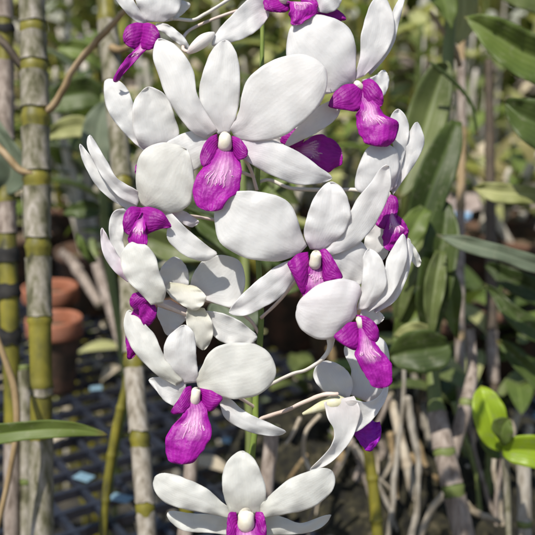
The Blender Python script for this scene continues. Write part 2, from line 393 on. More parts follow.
# far foliage: one mass of leaves nobody could count
def leaf_quads(n, fn, mats, name, seed, smin, smax):
    rnd = random.Random(seed); V, F, U, MI = [], [], [], []
    for _ in range(n):
        p = fn(rnd); s = rnd.uniform(smin, smax); wd = s * rnd.uniform(0.16, 0.3)
        a = rnd.uniform(0, 6.28); el = rnd.uniform(-0.9, 0.8)
        dv = Vector((math.cos(a) * math.cos(el), math.sin(a) * math.cos(el), math.sin(el)))
        sv = dv.cross(Vector((0, 0, 1))).normalized(); nv = sv.cross(dv)
        sv = (sv * math.cos(rnd.uniform(-.6, .6)) + nv * math.sin(rnd.uniform(-.6, .6))).normalized()
        k = len(V); mi = rnd.choice([0, 0, 0, 1, 2, 2, 3] if len(mats) > 3 else range(len(mats)))
        prof = [(0, .12), (.2, .75), (.45, 1), (.72, .75), (1, .03)]
        for t, ww in prof:
            c = p + dv * (s * t) + Vector((0, 0, -0.25 * s * t * t))
            for q in (-1, 0, 1):
                V.append(c + sv * (wd * ww * q) + nv * (abs(q) * wd * ww * 0.25)); U.append((t, (q + 1) / 2))
        for i in range(4):
            for j in range(2):
                f = k + i * 3 + j; F.append((f, f + 1, f + 4, f + 3)); MI.append(mi)
    return link_mesh(name, V, F, mats, None, U, True, MI)
def hedge_pt(r):
    x = r.uniform(-2.2, 2.2); y = 2.5 + r.random() ** 1.4 * 1.6
    return Vector((x, y, r.random() ** 0.8 * (1.9 + 0.5 * noise.noise(Vector((x * 1.1, 3, 0))))))
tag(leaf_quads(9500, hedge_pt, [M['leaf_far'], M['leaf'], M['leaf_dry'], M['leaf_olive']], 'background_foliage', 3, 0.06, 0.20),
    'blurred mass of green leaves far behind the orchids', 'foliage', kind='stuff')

# ------------------------------------------------------------------ canes of the nearer plants
def lerp_path(pp, n):
    return catmull(pp, n)
def cane(pp, label, mat, sheath_mat, sheaths=(), nodes=(), bands=(), name='orchid_cane', cat='cane', group='orchid canes standing round the flowers', to_bench=True, seed=1, sheaths2=()):
    """pp: (px, py, depth, width px) from top to bottom; sheaths/nodes/bands in photo rows"""
    rnd = random.Random(seed)
    N = 150
    q = catmull(pp, N)
    last = q[-1]
    P = [W(a[0], a[1], a[2]) for a in q]; rad = [a[3] / 2 * pxs(a[2]) for a in q]; rows = [a[1] for a in q]
    if to_bench:
        k = 0
        dirn = (P[-1] - P[-6]).normalized(); dirn = (dirn + Vector((0, 0, -0.6))).normalized()
        while P[-1].z > BZ - 0.006 and k < 80:
            P.append(P[-1] + dirn * 0.004); rad.append(rad[-1]); rows.append(rows[-1] + 4); k += 1
    o = thing(name, P[-1], label, cat, group)
    def ring_tube(nm, idx, mul, m, ragged=0, close=False):
        seg = 18; V, F, U = [], [], []
        up = Vector((0.1, 0.97, 0.1)).normalized()
        off = [1.6 * noise.noise(Vector((math.cos(6.283 * q / seg) * 1.3, math.sin(6.283 * q / seg) * 1.3, idx[0] * .37 + seed))) for q in range(seg)]; off2 = [1.6 * noise.noise(Vector((math.cos(6.283 * q / seg) * 1.3, math.sin(6.283 * q / seg) * 1.3, idx[-1] * .53 + seed))) for q in range(seg)]
        n = len(idx)
        for c, i in enumerate(idx):
            tn = (P[min(len(P) - 1, i + 1)] - P[max(0, i - 1)]).normalized()
            a = tn.cross(up).normalized(); b = tn.cross(a).normalized()
            for s in range(seg):
                th = 2 * math.pi * s / seg
                rr = rad[i] * mul
                for y in nodes:
                    rr *= 1 + 0.17 * math.exp(-((rows[i] - y) / 2.6) ** 2)
                rr *= 1 + 0.05 * noise.noise(Vector((math.cos(th) * 1.5, math.sin(th) * 1.5, rows[i] * 0.03 + seed * 3)))
                pos = P[i]
                if ragged:
                    if c == 0: pos = pos + tn * (off[s] * ragged)
                    if c == n - 1: pos = pos + tn * (off2[s] * ragged)
                    rr *= 1 + 0.045 * noise.noise(Vector((s * 0.9, rows[i] * 0.12, seed))) + (0.05 if c in (0, n - 1) else 0)
                V.append(pos + a * math.cos(th) * rr + b * math.sin(th) * rr); U.append((c / max(1, n - 1), s / seg))
        for c in range(n - 1):
            for s in range(seg):
                F.append((c * seg + s, c * seg + (s + 1) % seg, (c + 1) * seg + (s + 1) % seg, (c + 1) * seg + s))
        if close:
            for c in (0, n - 1):
                F.append(tuple(range(c * seg, c * seg + seg)) if c else tuple(reversed(range(seg))))
        return link_mesh(nm, V, F, m, o, U)
    ring_tube('stem', list(range(len(P))), 0.93, mat, 0, True)
    for y0, y1 in sheaths:
        idx = [i for i, y in enumerate(rows) if y0 <= y <= y1]
        if len(idx) > 2: ring_tube('sheath', idx, 1.0, sheath_mat, 0.0009)
    for y0, y1 in sheaths2:
        idx = [i for i, y in enumerate(rows) if y0 <= y <= y1]
        if len(idx) > 2: ring_tube('sheath', idx, 1.0, M['sheath'], 0.0022)
    for y0, y1 in bands:
        idx = [i for i, y in enumerate(rows) if y0 <= y <= y1]
        if len(idx) > 1: ring_tube('dark_band', idx, 1.10, M['black_band'], 0.002)
    return o

cA = cane([(31, -25, .57, 26), (33, 30, .57, 26), (35, 110, .565, 28), (37, 200, .56, 27), (39, 290, .555, 25), (41, 380, .55, 23), (41, 460, .55, 24), (41, 560, .55, 25)],
     'tall whitish cane with yellow-green rings at the left, forked by a brown stalk', M['cane'], M['sheath_moss'],
     sheaths=[(-30, 23), (32, 62), (72, 112), (127, 172), (184, 240), (254, 318), (384, 398), (436, 600)], nodes=[28, 67, 118, 178, 247, 320, 385, 432], seed=2)
tube('branch', [(44, 112, .565, 8), (54, 105, .56, 7.5), (64, 88, .555, 7), (73, 70, .55, 6.5), (94, 44, .54, 7), (122, 14, .53, 6), (140, -8, .52, 6)], M['twig'], cA, jitter=0.25)
tube('branch', [(-10, 138, .56, 7), (6, 155, .555, 7), (20, 170, .555, 7), (33, 174, .555, 7)], M['twig'], cA, jitter=0.25)
tube('branch', [(-10, 30, .57, 8), (8, 48, .565, 8), (22, 66, .565, 7), (30, 68, .565, 6)], M['twig_dark'], cA, jitter=0.25)
cB = cane([(4, -25, .62, 17), (5, 60, .62, 17), (6, 180, .61, 18), (9, 300, .60, 20), (12, 400, .60, 17), (12, 560, .60, 16)],
     'yellow-green cane with black bands at the far left edge', M['cane'], M['sheath_pink'],
     sheaths=[(-30, 22), (60, 142), (200, 236), (440, 600)], nodes=[30, 98, 142, 200, 255, 292, 336], bands=[(24, 36), (247, 262), (283, 299), (328, 346)], seed=5)
cane([(24, 365, .60, 12), (26, 420, .60, 13), (27, 480, .60, 13), (27, 560, .60, 13)], 'short grey-green cane pressed against the tall whitish cane', M['cane_green'], M['sheath_moss'],
     sheaths=[(370, 430), (436, 478), (484, 600)], nodes=[433, 481], seed=6)
cC = cane([(104, -25, .66, 20), (109, 40, .65, 20), (118, 130, .63, 20), (125, 220, .61, 20), (130, 300, .59, 20), (134, 370, .57, 20), (140, 440, .56, 20), (147, 535, .55, 19), (149, 570, .55, 19)],
     'mottled pale cane leaning behind the left side of the flowers', M['cane'], M['sheath_moss'],
     sheaths=[(22, 84), (90, 180), (190, 268), (276, 357)], nodes=[18, 88, 185, 272, 362, 439, 508], seed=8, sheaths2=[(369, 432), (446, 504), (513, 600)])
tube('branch', [(112, 48, .64, 8), (120, 50, .63, 7), (130, 46, .62, 6), (137, 40, .62, 5)], M['twig'], cC)
cane([(130, 362, .60, 8), (124, 395, .60, 9), (116, 430, .60, 10), (108, 480, .60, 9.5), (104, 520, .60, 9), (102, 565, .60, 9)], 'slim bare yellow stem slanting beside the mottled cane', M['cane'], M['sheath'],
     nodes=[408, 455, 500], seed=9)
tube_parent = cane([(-4, 335, .52, 6), (8, 368, .52, 7), (15, 392, .52, 8), (17, 425, .52, 7), (13, 455, .52, 6), (4, 500, .52, 6), (-6, 540, .52, 6)], 'thin bent tan stalk crossing the left edge', M['twig'], M['sheath'], to_bench=False, seed=10)

cane([(272, 425, .52, 15), (270, 455, .52, 15), (266, 490, .52, 15), (262, 560, .52, 14)], 'pinkish white cane just behind the lowest flower, right of the green spray stem', M['cane_green'], M['sheath_pink'], sheaths=[(420, 600)], nodes=[500], seed=12)
cane([(192, 440, .54, 14), (191, 470, .54, 14), (187, 510, .54, 15), (183, 560, .54, 15)], 'short pale cane behind the lower left flower and its purple lip', M['cane'], M['sheath_pink'], sheaths=[(430, 503), (512, 600)], nodes=[507], seed=13)

# right-hand leafy cane and its neighbours
cG = cane([(452, -25, .66, 12), (448, 60, .66, 13), (440, 150, .65, 15), (434, 250, .64, 16), (432, 340, .63, 16), (434, 390, .62, 15), (440, 430, .61, 21), (452, 485, .60, 22), (464, 535, .60, 22), (470, 570, .60, 22)],
     'cane with large drooping dark leaves right of the flowers, its foot pale and papery', M['cane_green'], M['sheath_pink'],
     sheaths=[(412, 450), (455, 485), (492, 600)], nodes=[100, 180, 260, 340, 410, 452, 488], seed=14)
def gleaf(parent, L, Rr, tip, d, m, dz=(0, 0, 0), crease=-5, cup=0, ripple=1.2, nm='leaf', **k):
    return blade(nm, parent, L, Rr, tip, d, M[m], dz=dz, crease=crease, cup=cup, ripple=ripple, thick=0.6, nu=22, nv=10, pointed=True, **k)[0]
gleaf(cG, [(446, 62), (430, 66), (412, 100), (402, 140), (396, 170)], [(452, 70), (452, 90), (446, 125), (432, 160), (412, 190)], (396, 200), .62, 'leaf_olive', (6, 0, -8), -8)
gleaf(cG, [(452, 120), (440, 130), (420, 165), (410, 200), (404, 230)], [(462, 122), (462, 150), (452, 185), (440, 215), (424, 250)], (406, 268), .60, 'leaf_dark', (6, -4, 4), -7)
gleaf(cG, [(432, 190), (416, 205), (402, 235), (394, 270), (392, 300)], [(440, 205), (436, 235), (424, 268), (410, 300)], (396, 334), .60, 'leaf_olive', (8, -6, 4), -9)
gleaf(cG, [(440, 196), (428, 225), (420, 262), (416, 300), (420, 325)], [(452, 205), (460, 235), (456, 270), (448, 305), (438, 330)], (426, 352), .59, 'leaf_dark', (8, -7, 5), -11)
gleaf(cG, [(436, 250), (426, 275), (424, 305)], [(446, 252), (446, 285), (440, 310)], (432, 345), .575, 'leaf_olive', (8, -4, 2), -8)
gleaf(cG, [(420, 205), (406, 215), (398, 232)], [(432, 212), (424, 236), (410, 250)], (396, 256), .575, 'leaf', (4, -4, 0), -6)
gleaf(cG, [(440, 262), (452, 268), (462, 290), (460, 315)], [(434, 272), (438, 294), (444, 314), (450, 328)], (458, 340), .60, 'leaf', (10, -2, 4), -6)
gleaf(cG, [(432, 326), (414, 322), (400, 328)], [(434, 338), (418, 344), (404, 342)], (394, 336), .58, 'leaf_far', (4, -2, 4), -4)
gleaf(cG, [(446, 338), (430, 330), (408, 332), (394, 342)], [(452, 352), (446, 366), (424, 373), (400, 368)], (388, 356), .57, 'leaf_dark', (4, 0, 4), -10, 2)
gleaf(cG, [(446, 20), (430, 0), (418, -20)], [(452, 30), (458, 5), (452, -25)], (430, -45), .63, 'leaf', (0, 0, 8))
gleaf(cG, [(450, 40), (452, 20), (450, -10), (445, -30)], [(458, 45), (474, 30), (478, 0), (474, -25)], (460, -48), .68, 'leaf_far', (0, 0, 10))
gleaf(cG, [(437, 300), (420, 292), (404, 300), (396, 318)], [(437, 312), (425, 330), (408, 345)], (392, 342), .60, 'leaf', (4, 0, 2))
tube('branch', [(430, 12, .66, 3.5), (440, 26, .66, 5), (452, 44, .66, 6), (460, 66, .66, 6)], M['twig'], cG, jitter=.2)
tube('branch', [(430, 62, .60, 3), (445, 74, .60, 4), (460, 88, .60, 4), (472, 106, .60, 3.5), (477, 135, .60, 3)], M['leaf_dark'], cG)
cH = cane([(470, 330, .64, 10), (472, 370, .63, 11), (466, 405, .62, 14), (456, 440, .615, 14), (450, 465, .61, 12)], 'forked pale stub leaning against the foot of the leafy cane', M['cane_green'], M['sheath_pink'], sheaths=[(320, 400), (406, 470)], nodes=[403], to_bench=False, seed=15)
cane([(461, 40, .82, 9), (462, 140, .81, 9), (460, 240, .80, 9), (460, 340, .78, 10), (463, 420, .77, 10), (470, 560, .76, 10)], 'thin straight brown cane between the leafy cane and the right edge', M['twig'], M['sheath_pink'], sheaths=[(60, 130), (210, 330), (340, 430)], nodes=[135, 205, 335], seed=16)
cane([(489, 60, .85, 9), (490, 180, .84, 11), (491, 260, .82, 12), (492, 340, .80, 12), (494, 400, .79, 12), (498, 560, .78, 12)], 'dark brown cane behind the large right-hand leaves', M['twig_dark'], M['sheath_pink'], sheaths=[(330, 385)], nodes=[150, 240, 330], seed=17)
cane([(521, 447, .60, 12), (523, 462, .60, 14), (524, 480, .60, 14), (525, 560, .60, 14)], 'grey cane at the lower right corner under the lime leaves', M['cane_green'], M['sheath'], sheaths=[(430, 520), (526, 600)], nodes=[428, 523], seed=18)
cane([(366, 440, .60, 10), (371, 470, .60, 12), (375, 505, .60, 12), (380, 560, .60, 12)], 'green cane below the violet-lipped flower seen from behind', M['cane'], M['sheath'], nodes=[478, 520], seed=19)
cane([(388, 385, .72, 8), (396, 420, .71, 9), (406, 460, .70, 10), (412, 490, .70, 10), (420, 560, .70, 10)], 'beige knobbly cane right of the violet-lipped flower', M['root'], M['sheath'], nodes=[405, 432, 466, 500], seed=20)
cane([(402, 395, .76, 8), (410, 425, .75, 10), (422, 460, .74, 9), (432, 490, .74, 9), (440, 560, .74, 9)], 'brown knobbly cane between the beige cane and the leafy cane foot', M['twig'], M['sheath'], nodes=[420, 450, 480], seed=21)

# big leaves reaching in from the right: one plant standing just outside the frame
pr = thing('orchid_cane', W(560, 600, .62), 'leafy cane beyond the right edge reaching in with broad dark leaves', 'cane', 'orchid canes standing round the flowers')
tube('stem', [(548, -30, .60, 16), (552, 120, .60, 16), (556, 300, .61, 16), (560, 600, .62, 16)], M['cane_green'], pr)
gleaf(pr, [(548, 88), (530, 82), (508, 70), (485, 48)], [(550, 40), (530, 31), (505, 19), (482, 14)], (464, 17), .56, 'leaf', (0, -4, 6), -9)
gleaf(pr, [(552, 160), (535, 149), (520, 138), (509, 122)], [(552, 108), (538, 100), (522, 98), (510, 98)], (504, 102), .54, 'leaf_dark', (0, -4, 4), -8)
gleaf(pr, [(552, 276), (530, 272), (500, 261), (465, 252)], [(552, 262), (532, 254), (505, 246), (465, 236)], (437, 235), .56, 'leaf_grey', (0, -6, 2), -5)
gleaf(pr, [(555, 205), (530, 204), (500, 203), (485, 198)], [(555, 190), (530, 186), (500, 183), (482, 183)], (473, 188), .62, 'leaf_far', (0, -4, 2), -4)
gleaf(pr, [(556, 350), (535, 342), (515, 330), (498, 308)], [(556, 325), (538, 318), (515, 305), (498, 290)], (485, 284), .60, 'leaf_dark', (0, -4, 6), -6)
gleaf(pr, [(556, 410), (538, 392), (518, 372), (504, 355)], [(556, 385), (540, 370), (520, 352), (508, 342)], (496, 340), .62, 'leaf_dark', (0, -4, 6), -6)
gleaf(pr, [(552, 20), (530, 12), (510, 4), (490, -10)], [(552, -10), (530, -20), (512, -28)], (485, -30), .64, 'leaf_olive', (0, -4, 6), -6)
gleaf(pr, [(556, 285), (535, 276), (512, 268), (492, 262)], [(556, 315), (536, 306), (515, 295), (500, 285)], (484, 266), .68, 'leaf_dark', (0, -4, 6), -6)

kk = thing('young_plant', W(508, 540, .56), 'young plantlet with glossy lime-green leaves at the lower right', 'plant')
tube('stem', [(502, 440, .555, 7), (505, 460, .555, 8), (507, 490, .56, 7), (509, 540, .56, 6), (510, 570, .56, 6)], M['sheath_moss'], kk)
gleaf(kk, [(500, 452), (486, 445), (476, 428), (472, 408), (474, 394)], [(504, 446), (508, 430), (506, 410), (498, 396), (490, 389)], (481, 386), .55, 'leaf_lime', (0, -3, 6), -5, ripple=.6)
gleaf(kk, [(502, 448), (510, 438), (525, 435), (540, 437)], [(503, 456), (512, 463), (528, 467), (544, 468)], (562, 455), .545, 'leaf_lime', (2, -6, 2), -5, ripple=.6)
gleaf(kk, [(500, 440), (492, 430), (494, 420), (503, 417)], [(505, 446), (512, 438), (513, 428)], (510, 419), .54, 'leaf', (2, -3, -2), -5, ripple=.6)
gleaf(kk, [(498, 448), (486, 440), (480, 430), (478, 424)], [(502, 458), (492, 458), (482, 446)], (477, 430), .56, 'leaf', (2, 0, 2), -3, ripple=.6)

lf = thing('strap_leaf', W(-30, 445, .47), 'long pointed green leaf entering from the left edge across the canes', 'leaf')
blade('leaf', lf, [(-40, 424), (-10, 424), (20, 422), (55, 420), (85, 425)], [(-40, 450), (-10, 446), (20, 441), (55, 438), (85, 436)], (108, 435), .47, M['leaf'], dz=(0, -4, 6), crease=-4, ripple=.5, thick=.6)

hp = thing('orchid_plant', W(100, 330, .74), 'nearer leafy orchid plant between the tall whitish cane and the mottled cane', 'orchid plant')
tube('cane', [(104, 95, .73, 6), (103, 160, .735, 8), (106, 240, .74, 9), (118, 320, .74, 9), (127, 390, .74, 9), (118, 432, .74, 9), (107, 492, .74, 9)], M['cane_green'], hp, jitter=.2)
gleaf(hp, [(96, 170), (82, 150), (84, 122), (96, 106)], [(106, 168), (113, 145), (114, 122)], (109, 98), .71, 'leaf_grey', (2, 0, 6), -5)
gleaf(hp, [(106, 100), (92, 78), (66, 80), (46, 94)], [(106, 108), (86, 109), (62, 113)], (34, 110), .74, 'leaf_dark', (2, -4, 2), -7)
gleaf(hp, [(100, 142), (86, 118), (66, 117), (52, 126)], [(99, 150), (84, 138), (68, 138)], (44, 140), .72, 'leaf_far', (2, -4, 0), -5)
gleaf(hp, [(100, 205), (90, 200), (76, 203)], [(100, 214), (90, 218), (76, 218)], (62, 214), .72, 'leaf_dark', (2, -4, 0), -5)
gleaf(hp, [(101, 200), (112, 202), (124, 208)], [(101, 212), (114, 220), (126, 220)], (138, 216), .75, 'leaf_dark', (2, -4, 0), -5)
gleaf(cB, [(-14, 190), (-4, 168), (-6, 140), (-16, 124)], [(8, 196), (26, 184), (24, 158), (10, 136)], (-6, 112), .60, 'leaf_grey', (4, 0, 4), -5)
gleaf(hp, [(98, 60), (86, 42), (70, 40)], [(100, 72), (88, 62), (72, 58)], (56, 50), .76, 'leaf', (2, -4, 0), -5)
gleaf(hp, [(98, 262), (90, 250), (84, 240)], [(90, 264), (82, 254), (77, 244)], (76, 232), .72, 'leaf', (2, -4, 0), -5)
hq = thing('orchid_plant', W(248, 380, .52), 'orchid plant right behind the centre of the spray, its broad leaves filling the gaps', 'orchid plant')
tube('cane', [(240, 120, .56, 8), (244, 220, .55, 9), (246, 320, .54, 9), (250, 420, .53, 10), (250, 560, .53, 10)], M['cane_green'], hq, jitter=.2)
gleaf(hq, [(246, 350), (228, 344), (212, 326), (208, 310)], [(250, 338), (258, 322), (256, 306), (240, 296)], (216, 296), .52, 'leaf_grey', (0, 0, 4), -4)
gleaf(hq, [(244, 270), (222, 250), (200, 232), (190, 214)], [(246, 258), (232, 232), (212, 218)], (184, 206), .55, 'leaf_dark', (0, 0, 4), -5)
gleaf(hq, [(242, 268), (205, 262), (170, 262), (150, 252)], [(242, 258), (205, 240), (172, 232), (150, 226)], (138, 240), .56, 'leaf_olive', (0, 0, 4), -5)
gleaf(hq, [(242, 150), (262, 130), (276, 100), (286, 70)], [(236, 140), (244, 118), (258, 84), (270, 62)], (296, 40), .58, 'leaf', (0, 0, 6), -5)
gleaf(hq, [(246, 225), (276, 190), (310, 170)], [(242, 215), (268, 172), (300, 152)], (340, 140), .57, 'leaf', (0, 0, 6), -5)
gleaf(hq, [(246, 320), (270, 300), (300, 290)], [(244, 308), (268, 284), (298, 272)], (330, 270), .57, 'leaf_dark', (0, 0, 6), -5)
gleaf(hq, [(238, 140), (214, 120), (190, 108)], [(240, 128), (218, 106), (194, 92)], (164, 90), .57, 'leaf', (0, 0, 6), -5)
gleaf(hq, [(240, 180), (262, 178), (280, 196)], [(240, 166), (266, 160), (288, 180)], (300, 206), .57, 'leaf_olive', (0, 0, 6), -5)

late = []
# terracotta pots
def lathe(name, prof, loc, mat, parent=None, seg=40):
    V, F = [], []
    for r, z in prof:
        for k in range(seg):
            a = 2 * math.pi * k / seg; V.append(Vector(loc) + Vector((r * math.cos(a), r * math.sin(a), z)))
    for i in range(len(prof) - 1):
        for k in range(seg): F.append((i * seg + k, i * seg + (k + 1) % seg, (i + 1) * seg + (k + 1) % seg, (i + 1) * seg + k))
    return link_mesh(name, V, F, mat, parent)
def pot(loc, r, h, label, mat='terracotta', group='terracotta pots on the bench', name='flower_pot'):
    o = thing(name, loc, label, 'pot', group)
    lathe('rim', [(r * .84, h * .765), (r * .98, h * .765), (r, h * .80), (r, h * .97), (r * .97, h), (r * .90, h), (r * .87, h * .96), (r * .85, h * .78)], loc, M[mat], o)
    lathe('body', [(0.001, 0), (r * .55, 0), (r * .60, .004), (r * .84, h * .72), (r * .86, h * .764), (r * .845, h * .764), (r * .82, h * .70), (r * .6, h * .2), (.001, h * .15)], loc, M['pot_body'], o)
    lathe('potting_mix', [(r * .84, h * .80), (r * .6, h * .86), (r * .25, h * .90), (.001, h * .89)], loc, M['moss_medium'], o)
    return o
def bench_pt(px, d):
    """foot on the bench for something seen at column px, d metres away"""
    y = d * math.cos(PITCH) + (d * math.sin(PITCH) - (CAM.z - BZ)) * math.tan(PITCH) * 0
    return Vector(((px - 267.5) * pxs(d), y, BZ + .001))
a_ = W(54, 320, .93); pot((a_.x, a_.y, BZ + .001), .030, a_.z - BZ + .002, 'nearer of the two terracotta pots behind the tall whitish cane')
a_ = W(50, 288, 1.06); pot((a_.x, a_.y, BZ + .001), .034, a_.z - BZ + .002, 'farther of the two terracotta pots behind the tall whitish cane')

for px, d, tp, sd_, lb in [(478, 1.3, 130, 91, 'slim-caned blurred plant in front of the left end of the concrete ledge'), (512, 1.4, 120, 92, 'slim-caned blurred plant in front of the middle of the concrete ledge'), (538, 1.25, 160, 93, 'slim-caned blurred plant in front of the right end of the concrete ledge')]:
    late.append((px, d, tp, lb, sd_))
# dried canes behind on the left
dg = 'dried canes leaning on the bench'
cane([(92, 240, .98, 8), (97, 265, .97, 11), (108, 300, .95, 11), (122, 345, .93, 11), (126, 360, .93, 10)], 'longer dried pale cane leaning right of the terracotta pots', M['cane_green'], M['sheath_pink'], sheaths=[(258, 370)], nodes=[258, 300], group=dg, to_bench=False, seed=30)
cane([(60, 252, 1.1, 9), (72, 262, 1.1, 10), (84, 280, 1.08, 10), (100, 305, 1.05, 9)], 'shorter dried pale cane lying above the terracotta pot rims', M['root'], M['sheath_pink'], sheaths=[(250, 310)], nodes=[270], group=dg, to_bench=False, seed=31)

# blue rails and concrete ledge at right, farther back
ld = thing('concrete_ledge', W(520, 262, 1.9), 'pinkish concrete ledge glimpsed between the right-hand leaves', 'ledge')
p_ = W(520, 240, 1.9)
boxes('slab', [((p_.x + .1, p_.y + .15, p_.z - .02), (.36, .15, .07), 0)], M['concrete'], ld, .006)
boxes('support', [((p_.x - .1, p_.y + .17, (p_.z - .09) / 2), (.06, .1, (p_.z - .095) / 2), 0), ((p_.x + .34, p_.y + .17, (p_.z - .09) / 2), (.06, .1, (p_.z - .095) / 2), 0)], M['concrete'], ld, .006)
def rail(py, d, x0, x1, label):
    a, b = W(x0, py, d), W(x1, py, d)
    o = thing('blue_pipe', a, label, 'pipe', 'blue pipes along the ledge')
    tube_world('pipe', [a, b], [.008, .008], M['blue'], o, 14, True, 8)
    for t in (.08, .92):
        q = a.lerp(b, t); tube_world('post', [q + Vector((0, 0, -.006)), Vector((q.x, q.y, 0))], [.009, .009], M['blue'], o, 10, True, 6)
rail(216, 1.80, 452, 600, 'upper blue pipe in front of the pinkish concrete ledge')
rail(261, 1.72, 448, 560, 'lower blue pipe under the pinkish concrete ledge')

# pale blue plastic tags lying on the lattice
def tag_on_bench(px, py, ln, yaw, label):
    # where the ray meets the bench top
    p1 = W(px, py, 1.0) - CAM; t = (BZ + .002 - CAM.z) / p1.z; p = CAM + p1 * t
    o = boxes('plant_tag', [((p.x, p.y, BZ + .0018), (ln * .42, .0055, .0008), yaw)], M['blue_tag'], None, .0006)
    tag(o, label, 'plant tag', 'pale blue plant tags dropped on the lattice')
tag_on_bench(96, 388, .016, .2, 'pale blue tag on the lattice left of the slim yellow stem')
tag_on_bench(84, 477, .020, -.5, 'pale blue tag on the lattice between the tall whitish cane and the slim yellow stem')
tag_on_bench(121, 498, .022, -.4, 'pale blue tag between the slim yellow stem and the mottled cane')
tag_on_bench(232, 441, .024, -.3, 'pale blue tag under the purple lip of the lower left flower')

def bench_at(px, py):
    p1 = W(px, py, 1.0) - CAM; return CAM + p1 * ((BZ + .004 - CAM.z) / p1.z)
def fallen(px, py, ln, wd, yaw, m, label):
    p = bench_at(px, py); V, F, U = [], [], []
    for i in range(11):
        t = i / 10; w_ = wd * math.sin(math.pi * (t * .94 + .03)) ** .8
        for q in (-1, -.5, 0, .5, 1):
            x, y = (t - .5) * ln, q * w_ / 2
            V.append((p.x + x * math.cos(yaw) - y * math.sin(yaw), p.y + x * math.sin(yaw) + y * math.cos(yaw), p.z + .006 * math.sin(t * 3.1) * (1 + .4 * q) + .003 * abs(q))); U.append((t, (q + 1) / 2))
    for i in range(10):
        for j in range(4): a = i * 5 + j; F.append((a, a + 1, a + 6, a + 5))
    tag(link_mesh('fallen_leaf', V, F, M[m], None, U), label, 'leaf', 'fallen leaves on the lattice')
fallen(102, 352, .055, .022, .25, 'leaf_far', 'olive fallen leaf on the lattice left of the mottled cane')
fallen(112, 376, .045, .012, 1.2, 'leaf_dry', 'brown fallen leaf on the lattice below the olive one')
fallen(104, 331, .016, .010, .4, 'leaf_dry', 'small tan scrap of leaf beside the terracotta pots')
fallen(208, 470, .05, .014, -.5, 'leaf_dry', 'straw fallen leaf on the lattice above the lowest flower')
fallen(64, 440, .045, .012, .9, 'leaf_dry', 'straw fallen leaf behind the tip of the strap leaf')
# mossy mound
mo = thing('moss_mound', bench_at(400, 500), 'dark mossy mound of bark and roots at the lower right among the canes', 'moss')
V, F = [], []
c0 = bench_at(405, 455); nx, ny = 70, 44
for i in range(nx + 1):
    for j in range(ny + 1):
        x = (i / nx * 2 - 1); y = (j / ny * 2 - 1); r2 = x * x + y * y
        h = .022 * max(0, 1 - r2) ** .5 if r2 < 1 else -.002
        px_, py_ = c0.x + x * .165, c0.y + y * .14
        h += (.5 * noise.noise(Vector((px_ * 45, py_ * 45, 0))) + .35 * noise.noise(Vector((px_ * 140, py_ * 140, 3)))) * .030 * min(1, max(0, 1.1 - r2) * 2.5)
        V.append((px_, py_, BZ + .002 + max(-.001, h)))
for i in range(nx):
    for j in range(ny):
        x = ((i + .5) / nx * 2 - 1); y = ((j + .5) / ny * 2 - 1)
        if x * x + y * y < 1.02 + .12 * noise.noise(Vector((x * 4, y * 4, 9))): a = i * (ny + 1) + j; F.append((a, a + ny + 1, a + ny + 2, a + 1))
M['moss'] = simple('dark moss and bark', [(0.004, 0.0035, 0.002), (0.010, 0.009, 0.005), (0.026, 0.023, 0.010), (0.09, 0.075, 0.045)], 110, rough=.95, bump=1.0, bdist=.004, detail=9)
link_mesh('mound', V, F, M['moss'], mo)

# ------------------------------------------------------------------ background orchid plants
def gen_leaf(parent, base, az, el, ln, wd, m, droop=.6):
    V, F, U = [], [], []
    dv = Vector((math.cos(az), math.sin(az), 0)); sv = Vector((-dv.y, dv.x, 0)); p = Vector(base); nu = 12
    for i in range(nu + 1):
        t = i / nu; e = el - droop * 1.6 * t
        fw = dv * math.cos(e) + Vector((0, 0, math.sin(e))); up = dv * -math.sin(e) + Vector((0, 0, math.cos(e)))
        w_ = wd * (math.sin(math.pi * min(1, t * .93 + .07)) ** .7) * (1 - .15 * t)
        for q in (-1, -.5, 0, .5, 1):
            V.append(p + sv * (w_ * q * .5) + up * (abs(q) * w_ * .16)); U.append((t, (q + 1) / 2))
        p = p + fw * (ln / nu)
    for i in range(nu):
        for j in range(4):
            a = i * 5 + j; F.append((a, a + 1, a + 6, a + 5))
    return link_mesh('leaf', V, F, M[m], parent, U)
